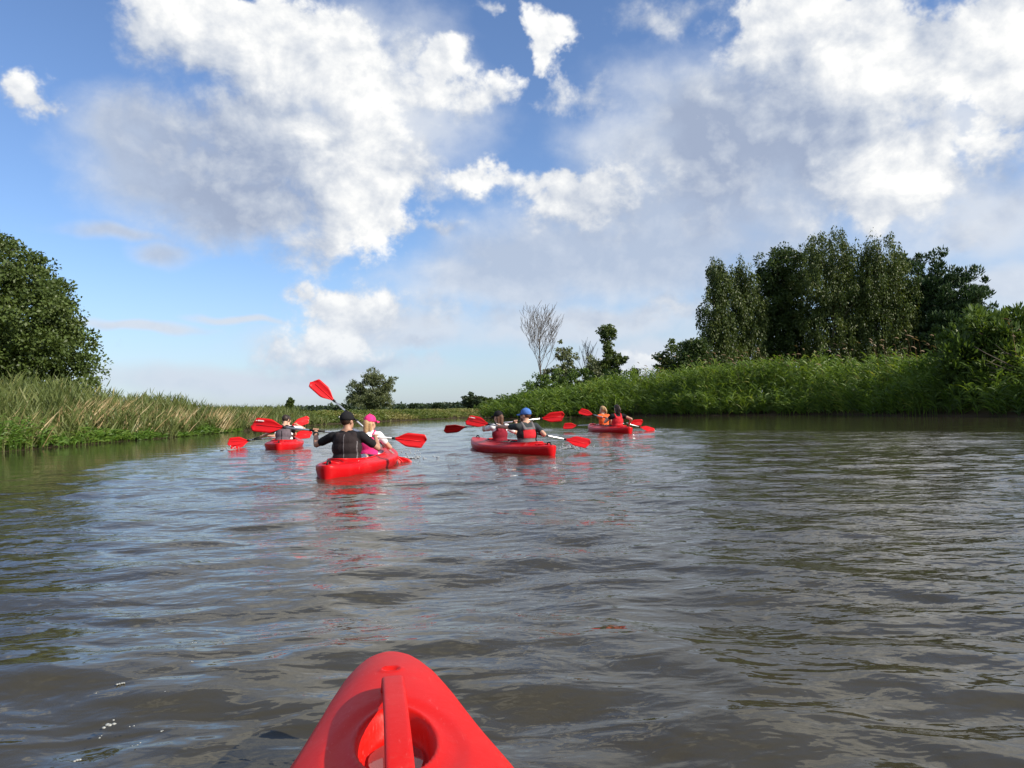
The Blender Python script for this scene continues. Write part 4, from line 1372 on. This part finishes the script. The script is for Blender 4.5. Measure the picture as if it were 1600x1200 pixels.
def person(label, pose, seat_y, look=0.0, lean=0.06, side=0.0, twist=0.0, scale=1.0, girth=1.0, skin='skin', hands=None, shaft=None, poles=((-.6, -.2, -1), (.6, -.2, -1)),
           shirt='c_black', sleeve=0.62, vest='c_brown', vest_style='full', cap=None, cap_look=None, hair='hair_dark', long_hair=False, pony=False, bottoms='c_black', extras=(), beard=False, voxel=0.0145, nod=0.0):
    """seated figure in a kayak; local frame = the kayak's frame, hips on the seat at (0, seat_y)"""
    mid, rz, dv = pose
    root = empty('person', (0, 0, 0)); root.matrix_world = Matrix.Translation(mid) @ Matrix.Rotation(rz, 4, 'Z') @ Matrix.Translation((0, seat_y, 0.0))
    MW = root.matrix_world.copy(); MI = MW.inverted()
    tag(root, label, 'person', 'people paddling the kayaks')
    s = scale; G = girth

    def tr(x, y, z):                                # lean of the trunk above the hips
        f = max(0, (z - .08)) / .45
        c, sn = math.cos(twist * f), math.sin(twist * f)
        x, y = x * c - y * sn, x * sn + y * c
        return Vector((s * (x + side * f), s * (y + lean * f ** 1.4), s * z))
    hc = tr(0, 0.02, 0.697)
    Rh = Matrix.Rotation(-look, 3, 'Z') @ Matrix.Rotation(-nod, 3, 'X')

    def hd(x, y, z): return hc + Rh @ (Vector((x, y, z)) * s * 1.07)
    RT = Matrix.Rotation(twist, 3, 'Z')
    sh = [tr(-.180 * G, 0.0, .492), tr(.180 * G, 0.0, .492)]
    # hands
    Hs = []
    for i in (0, 1):
        if hands and hands[i] is not None: Hs.append(MI @ hands[i])
        else: Hs.append(Vector((s * (-.20 if i == 0 else .20), s * .33, s * .24)))
    arms = []
    for i in (0, 1):
        e, h = ik(sh[i], Hs[i], .295 * s, .275 * s, poles[i]); arms.append((sh[i], e, h))
    b = Geo()
    b.ell(tr(0, 0, .085), (.17 * s * G, .125 * s, .11 * s)); b.ell(tr(0, 0, .25), (.145 * s * G, .105 * s * G, .17 * s))
    b.ell(tr(0, 0, .40), (.165 * s * G, .110 * s * G, .15 * s), RT); b.capsule(tr(-.13 * G, 0, .485), tr(.13 * G, 0, .485), .062 * s, .062 * s)
    b.capsule(tr(0, -.005, .50), tr(0, .012, .655), .060 * s, .054 * s)
    b.capsule(tr(-.10 * G, -.005, .505), tr(0, 0, .575), .045 * s, .05 * s); b.capsule(tr(.10 * G, -.005, .505), tr(0, 0, .575), .045 * s, .05 * s)
    b.ell(hd(0, -.012, .022), (.076 * s, .094 * s, .098 * s), Rh); b.ell(hd(0, .030, -.045), (.060 * s, .064 * s, .075 * s), Rh)
    b.ell(hd(0, .098, -.020), (.014 * s, .020 * s, .026 * s), Rh); b.ell(hd(0, .080, .012), (.050 * s, .02 * s, .014 * s), Rh)
    b.ell(hd(0, .082, -.066), (.026 * s, .014 * s, .010 * s), Rh)
    for q in (-1, 1): b.ell(hd(q * .078, -.008, -.012), (.012 * s, .022 * s, .033 * s), Rh)
    for i, (S0, E, H) in enumerate(arms):
        b.capsule(S0, E, .053 * s, .041 * s); b.capsule(E, E.lerp(H, .35), .042 * s, .041 * s); b.capsule(E.lerp(H, .35), H.lerp(E, .14), .041 * s, .027 * s)
        b.ell(H.lerp(E, .10), (.034 * s, .034 * s, .038 * s))
    for q in (-1, 1):
        kn = Vector((q * .15 * s, .40 * s, .17 * s)); an = Vector((q * .11 * s, .72 * s, .04 * s))
        b.capsule(tr(q * .085, .03, .075), kn, .080 * s, .058 * s); b.capsule(kn, an, .055 * s, .040 * s); b.capsule(an + Vector((0, 0, -.01)), an + Vector((0, .09 * s, .07 * s)), .038 * s, .03 * s)
    me = remesh(b, voxel)
    # fingers closed round the shaft
    fg = Geo()
    for i, (S0, E, H) in enumerate(arms):
        axd = (MI.to_3x3() @ shaft).normalized() if (shaft is not None and hands and hands[i] is not None) else Vector((1, 0, 0))
        fw = (H - E).normalized(); fw = (fw - axd * fw.dot(axd)).normalized(); up = axd.cross(fw)
        if up.z < 0: up = -up
        for k2, (off, ln) in enumerate([(-.030, .9), (-.010, 1.0), (.010, .97), (.029, .82)]):
            pts = []
            for j in range(6):
                a = -0.5 + j * 0.75 * ln
                pts.append(H + axd * off * s + (fw * math.sin(a) * .027 + up * math.cos(a) * .027) * s)
            fg.tube(pts, [.0095 * s, .0095 * s, .009 * s, .0085 * s, .008 * s, .006 * s], 6)
        pts = [H + axd * (.036 if i else -.036) * s - up * .018 * s - fw * .012 * s, H + axd * (.030 if i else -.03) * s - up * .028 * s + fw * .008 * s, H + axd * (.016 if i else -.016) * s - up * .026 * s + fw * .024 * s]
        fg.tube(pts, [.0115 * s, .010 * s, .008 * s], 6)
    bm = bmesh.new(); bm.from_mesh(me); fm = fg.mesh('f'); bm.from_mesh(fm); me2 = bpy.data.meshes.new('body'); bm.to_mesh(me2); bm.free()
    link('body', me2, M[skin], root)
    # shirt
    g = Geo()
    g.ell(tr(0, 0, .10), (.175 * s * G, .135 * s, .10 * s)); g.ell(tr(0, 0, .25), (.160 * s * G, .122 * s * G, .18 * s)); g.ell(tr(0, 0, .40), (.180 * s * G, .128 * s * G, .155 * s), RT)
    g.capsule(tr(-.135 * G, 0, .485), tr(.135 * G, 0, .485), .073 * s, .073 * s)
    g.capsule(tr(-.09 * G, -.005, .512), tr(0, 0, .56), .052 * s, .052 * s); g.capsule(tr(.09 * G, -.005, .512), tr(0, 0, .56), .052 * s, .052 * s)
    for (S0, E, H) in arms: g.capsule(S0, S0.lerp(E, sleeve), .068 * s, .060 * s)
    sm = remesh(g, voxel); link('shirt', sm, M[shirt], root)
    # shorts
    g = Geo(); g.ell(tr(0, .01, .07), (.185 * s * G, .14 * s, .09 * s))
    for q in (-1, 1): g.capsule(tr(q * .085, .03, .08), Vector((q * .14 * s, .33 * s, .155 * s)), .094 * s, .074 * s)
    link('shorts', remesh(g, voxel * 1.2), M[bottoms], root)
    # buoyancy vest
    g = Geo()
    g.ell(tr(0, 0, .19), (.185 * s * G, .150 * s * G, .13 * s), RT); g.ell(tr(0, 0, .33), (.192 * s * G, .156 * s * G, .165 * s), RT)
    if vest_style == 'full':
        g.ell(tr(0, -.005, .42), (.172 * s * G, .150 * s * G, .135 * s), RT)
        for q in (-1, 1): g.capsule(tr(q * .10 * G, -.06, .50), tr(q * .095 * G, .05, .50), .050 * s, .050 * s)
    else:
        g.ell(tr(0, -.01, .39), (.135 * s * G, .150 * s * G, .11 * s), RT)
        for q in (-1, 1): g.capsule(tr(q * .085 * G, -.105, .44), tr(q * .10 * G, -.01, .555), .034 * s, .028 * s); g.capsule(tr(q * .10 * G, -.01, .555), tr(q * .09 * G, .10, .44), .028 * s, .034 * s)
    vm = remesh(g, voxel); vo = link('vest', vm, M[vest], root)
    for (nm, mt, pred, lift) in extras:
        link(nm, patch_of(vm, lambda c, n, pred=pred: pred(Matrix.Rotation(-twist, 3, 'Z') @ (c / s), n), lift, nm), M[mt], vo)
    # hair, cap
    if hair:
        g = Geo(); g.ell(hd(0, -.026, .030), (.084 * s, .092 * s, .098 * s), Rh)
        if not cap: g.ell(hd(0, .0, .050), (.082 * s, .094 * s, .084 * s), Rh)
        if long_hair:
            g.capsule(hd(0, -.085, .0), hd(0, -.10, -.13), .058 * s, .040 * s); g.capsule(hd(-.05, -.055, -.02), hd(-.055, -.06, -.12), .04 * s, .028 * s); g.capsule(hd(.05, -.055, -.02), hd(.055, -.06, -.12), .04 * s, .028 * s)
        if pony: g.capsule(hd(0, -.10, .055), hd(.02, -.135, -.03), .036 * s, .032 * s); g.capsule(hd(.02, -.135, -.03), hd(.03, -.125, -.13), .032 * s, .014 * s)
        hm = remesh(g, voxel * .8, 3)
        hm = patch_of(hm, lambda c, n: (Rh.transposed() @ (c - hc)).y < s * (.055 if (Rh.transposed() @ (c - hc)).z > .05 * s else .012) and (long_hair or pony or (Rh.transposed() @ (c - hc)).z > -.055 * s), 0.001, 'hair')
        link('hair', hm, M[hair], root)
    if beard:
        g = Geo(); g.ell(hd(0, .040, -.066), (.060 * s, .062 * s, .058 * s), Rh); link('beard', patch_of(remesh(g, voxel * .8, 3), lambda c, n: (Rh.transposed() @ (c - hc)).y > 0.0, 0.001, 'beard'), M['hair_brown'], root)
    if cap:
        g = Geo(); g.ell(hd(0, -.012, .036), (.091 * s, .110 * s, .102 * s), Rh, 20, 12)
        cm = patch_of(g.mesh('c'), lambda c, n: (Rh.transposed() @ (c - hc)).z > s * (.022 + .12 * max(0, -(Rh.transposed() @ (c - hc)).y / s - .03) * -0.35), 0.0, 'cap')
        co = link('cap', cm, M[cap], root)
        sd = co.modifiers.new('thick', 'SOLIDIFY'); sd.thickness = .006
        g = Geo(); Rb = Rh @ Matrix.Rotation(-.18, 3, 'X')
        V = []; F = []
        for r_ in range(5):
            for k2 in range(11):
                a = math.pi * k2 / 10; rr = r_ / 4
                V.append(hd(math.cos(a) * .080 * (1 - .10 * rr), .070 + math.sin(a) * (.030 + .075 * rr) - .02 * (1 - rr), .032 - .020 * rr - .018 * abs(math.cos(a)) ** 2))
        for r_ in range(4):
            for k2 in range(10): F.append((r_ * 11 + k2, r_ * 11 + k2 + 1, (r_ + 1) * 11 + k2 + 1, (r_ + 1) * 11 + k2))
        g.add(V, F); bo = link('brim', g.mesh('brim'), M[cap], co); sd = bo.modifiers.new('thick', 'SOLIDIFY'); sd.thickness = .006
        g = Geo(); g.ell(hd(0, -.012, .138), (.010 * s, .010 * s, .006 * s)); link('button', g.mesh('button'), M[cap], co)
    return root, arms, MW, hd, tr


def along(A, B, px):
    """point on the paddle A-B that projects to image column px"""
    best = None
    for k in range(401):
        p = A.lerp(B, k / 400); q = CAM_R.transposed() @ (p - Vector((0, 0, EYE)))
        x = 800 + FPX * q.x / -q.z
        if best is None or abs(x - px) < best[0]: best = (abs(x - px), p)
    return best[1]


def seat_depth(pose, y): return (pose[0] + pose[2] * y).y


SEAT_R, SEAT_F = -0.74, 0.42
# --- nearest kayak: man in black cap, woman in pink cap
dm = seat_depth(KB, SEAT_R)
A = at_depth(394, 663, dm + .30); B = at_depth(665, 690, dm + .38)
paddle('red paddle held level by the man in the black cap', A, B, (.10, -1, .12), (-.1, -1, .1), mark=-1)
ctr = lambda c, n: abs(c.x) < .006 and c.y < -.05 and .12 < c.z < .52
pM = person('man in black cap, black shirt and dark vest seen from behind, nearest kayak', KB, SEAT_R, look=.45, lean=.03, scale=1.0, girth=1.12, skin='skin_tan',
            hands=(along(A, B, 493), along(A, B, 587)), shaft=B - A, poles=((-.35, -.5, -1), (.75, -.2, -.9)), shirt='c_black', sleeve=.66, vest='c_brown', vest_style='full', cap='c_black', hair='hair_dark', bottoms='c_white', voxel=.012,
            extras=[('seam', 'c_grey', ctr, .004), ('waist_band', 'c_black', lambda c, n: c.z < .13, .004),
                    ('piping', 'c_grey', lambda c, n: abs(c.x - .165) < .007 and c.y < -.02 and c.z < .42, .003), ('piping', 'c_grey', lambda c, n: abs(c.x + .165) < .007 and c.y < -.02 and c.z < .42, .003)])
root, arms, MW, hd, tr = pM
g = Geo(); S0, E, H = arms[0]
g.tube([H.lerp(E, .20), H.lerp(E, .29)], .040, 12); o = link('watch', g.mesh('watch'), M['black'], root)
g = Geo()                                             # white curved emblem on the cap
for k_, (x0, z0, x1, z1) in enumerate([(-.068, .070, -.062, .050), (-.062, .050, -.046, .046), (-.046, .046, -.036, .062)]):
    def cp(x, z):
        yy = -.012 - .113 * math.sqrt(max(0, 1 - (x / .091) ** 2 - ((z - .036) / .102) ** 2)); return hd(x, yy, z)
    g.tube([cp(x0, z0), cp((x0 + x1) / 2, (z0 + z1) / 2), cp(x1, z1)], .0045, 5)
link('emblem', g.mesh('emblem'), M['white'], [c for c in root.children if c.name.startswith('cap')][0])
dw = seat_depth(KB, SEAT_F)
A = at_depth(488, 596, dw + .28); B = at_depth(652, 742, dw + .40)
paddle('red paddle raised high with its other end in the water, pink cap woman', A, B, (.1, -1, .25), (.2, -1, .2))
person('woman in pink cap and white top sitting in front of the black cap man', KB, SEAT_F, look=.55, lean=.05, side=.02, scale=.93, girth=.88, hands=(along(A, B, 545), along(A, B, 598)), shaft=B - A, poles=((-.6, -.2, -1), (.9, -.5, -.6)),
       shirt='c_white', sleeve=.5, vest='c_pink', vest_style='strap', cap='c_pink', hair='hair_fair', long_hair=True, bottoms='c_white')

# --- middle kayak: man in blue cap, passenger in black cap
dm = seat_depth(KC, SEAT_R)
A = at_depth(729, 656, dm + .55); B = at_depth(921, 694, dm - .05)
paddle('red paddle dipping into the splash, held by the man in the blue cap', A, B, (.2, -1, .15), (.0, -1, .5), mark=-1)
band = lambda z0, z1: (lambda c, n: z0 < c.z < z1)
person('bearded man in blue cap, dark shirt and red vest in the middle kayak', KC, SEAT_R, look=-.55, lean=.02, scale=.98, girth=1.06, hands=(along(A, B, 776), along(A, B, 848)), shaft=B - A, poles=((-.8, -.3, -.8), (.8, -.2, -1)),
       shirt='c_dark', sleeve=.60, vest='c_red', vest_style='strap', cap='c_blue', hair='hair_brown', beard=True, bottoms='c_dark',
       extras=[('lower_band', 'c_grey', lambda c, n: c.z < .275, .005), ('shoulder_strap', 'c_grey', lambda c, n: c.z > .43, .005), ('side_panel', 'c_brown', lambda c, n: abs(c.x) > .125 and .275 <= c.z <= .43, .004)])
df = seat_depth(KC, SEAT_F)
A = at_depth(694, 671, df + .55); B = at_depth(881, 650, df + .15)
paddle('red paddle held level by the passenger in the black cap, middle kayak', A, B, (.5, -.8, -.45), (.2, -1, .1))
person('passenger in black cap, white shirt and maroon vest in the middle kayak', KC, SEAT_F, look=-.35, lean=.05, scale=.93, girth=.92, hands=(along(A, B, 756), along(A, B, 806)), shaft=B - A, poles=((-.8, -.3, -.8), (.8, -.2, -1)),
       shirt='c_white', sleeve=.62, vest='c_maroon', vest_style='strap', cap='c_black', hair='hair_brown', long_hair=True, bottoms='c_dark',
       extras=[('lower_band', 'c_brown', lambda c, n: c.z < .20, .005), ('shoulder_strap', 'c_black', lambda c, n: c.z > .46, .005)])

# --- far right kayak
dm = seat_depth(KD, SEAT_R)
A = at_depth(905, 642, dm + .5); B = at_depth(1022, 673, dm + .0)
paddle('red paddle slanting across the far right kayak, held by the dark haired woman', A, B, (.1, -1, .2), (.0, -.75, .8))
person('dark haired woman in black with a red vest in the far right kayak', KD, SEAT_R, look=-.2, lean=.03, side=.01, scale=1.02, girth=.95, hands=(along(A, B, 948), along(A, B, 983)), shaft=B - A, poles=((-.8, -.3, -.8), (.9, -.3, -.8)),
       shirt='c_black', sleeve=.35, vest='c_red', vest_style='strap', cap=None, hair='hair_dark', long_hair=True, pony=True, bottoms='c_black', voxel=.018,
       extras=[('lower_band', 'c_brown', lambda c, n: c.z < .20, .005)])
df = seat_depth(KD, SEAT_F)
A = at_depth(880, 666, df + .3); B = at_depth(1004, 660, df + .2)
paddle('red paddle lying level across the front of the far right kayak', A, B, (.2, -1, .1), (.1, -1, .1))
handup = at_depth(938.5, 644.5, df + .06)
person('passenger in orange vest with one hand raised, far right kayak', KD, SEAT_F, look=-.5, lean=.03, side=-.02, scale=.98, girth=.92, hands=(handup, along(A, B, 946)), shaft=B - A, poles=((-.6, -.1, -1), (.8, -.3, -.8)),
       shirt='c_orange', sleeve=.4, vest='c_orange', vest_style='strap', cap=None, hair='hair_fair', pony=True, bottoms='c_black', voxel=.018,
       extras=[('lower_band', 'c_brown', lambda c, n: c.z < .22, .005)])

# --- far left kayak
dm = seat_depth(KA, SEAT_R)
A = at_depth(356, 691, dm + .25); B = at_depth(487, 678, dm + .75)
paddle('red paddle with its left blade at the water, person in the grey vest', A, B, (.15, -1, .2), (.1, -1, .3))
person('person in black shirt and faded grey vest in the far left kayak', KA, SEAT_R, look=.1, lean=.16, side=.05, scale=.94, girth=1.05, hands=(along(A, B, 402), along(A, B, 458)), shaft=B - A, poles=((-.8, -.4, -.7), (.9, -.3, -.8)),
       shirt='c_black', sleeve=.50, vest='c_mauve', vest_style='full', cap=None, hair='hair_dark', bottoms='c_black', extras=[('seam', 'c_black', ctr, .004)], nod=.3)
df = seat_depth(KA, SEAT_F)
A = at_depth(360, 699, df - .45); B = at_depth(483, 655, df + .35)
paddle('red paddle with its right blade raised, person in white in the far left kayak', A, B, (.15, -1, .3), (.1, -1, .2))
person('person in white shirt half hidden at the front of the far left kayak', KA, SEAT_F, look=.1, lean=.10, side=.03, scale=.90, girth=.95, hands=(along(A, B, 412), along(A, B, 462)), shaft=B - A, poles=((-.8, -.4, -.7), (.9, -.3, -.8)),
       shirt='c_white', sleeve=.7, vest='c_white', vest_style='strap', cap=None, hair='hair_dark', bottoms='c_black', voxel=.018, nod=.2)

# ------------------------------------------------------------------ splashes and foam
def splash(name, label, c, n, spread, up, seed, sz=(.004, .013)):
    R = random.Random(seed); g = Geo()
    for k in range(n):
        a = R.uniform(0, 6.28); r = abs(R.gauss(0, spread)); z = abs(R.gauss(0, up)) * math.exp(-r / (spread * 2))
        s = R.uniform(*sz)
        g.ell(c + Vector((math.cos(a) * r, math.sin(a) * r * .6, z + .005)), (s, s, s * R.uniform(.8, 1.7)), None, 6, 4)
    for k in range(n // 3):
        a = R.uniform(0, 6.28); r = abs(R.gauss(0, spread * 1.2)); s = R.uniform(.02, .07)
        g.ell(c + Vector((math.cos(a) * r, math.sin(a) * r, .004)), (s, s * .7, .008), None, 8, 4)
    tag(link(name, g.mesh(name), M['drops']), label, kind='stuff')


splash('splash', 'drops thrown up where the pink cap woman\'s paddle enters the water', on_plane(641, 716), 50, .14, .14, 1)
splash('splash', 'white splash round the blade of the blue cap man\'s paddle', on_plane(895, 700), 90, .22, .05, 2, (.005, .018))
splash('splash', 'small splash under the far left blade', on_plane(358, 703), 45, .12, .06, 3, (.005, .014))


def foam_patch():
    g = Geo(); R = random.Random(9)
    spots = [(190, 1075, .012), (260, 1088, .011), (172, 1140, .016), (255, 1150, .007), (204, 1143, .008), (155, 1160, .007), (214, 1172, .007), (122, 1196, .012), (300, 1040, .007), (268, 1030, .008), (228, 1028, .009), (340, 990, .006), (305, 1010, .006), (250, 1073, .008), (150, 1090, .005)]
    for (px, py, s) in spots:
        c = on_plane(px, py)
        s *= .7
        for k in range(7 if s > .007 else 3):
            q = c + Vector((R.gauss(0, s * .9), R.gauss(0, s * .7), .012 + R.uniform(0, .003)))
            e = s * R.uniform(.25, .6); g.ell(q, (e, e, e * .55), None, 8, 5)
    tag(link('foam', g.mesh('foam'), M['foam']), 'flecks of white foam drifting on the near water', kind='stuff')


foam_patch()
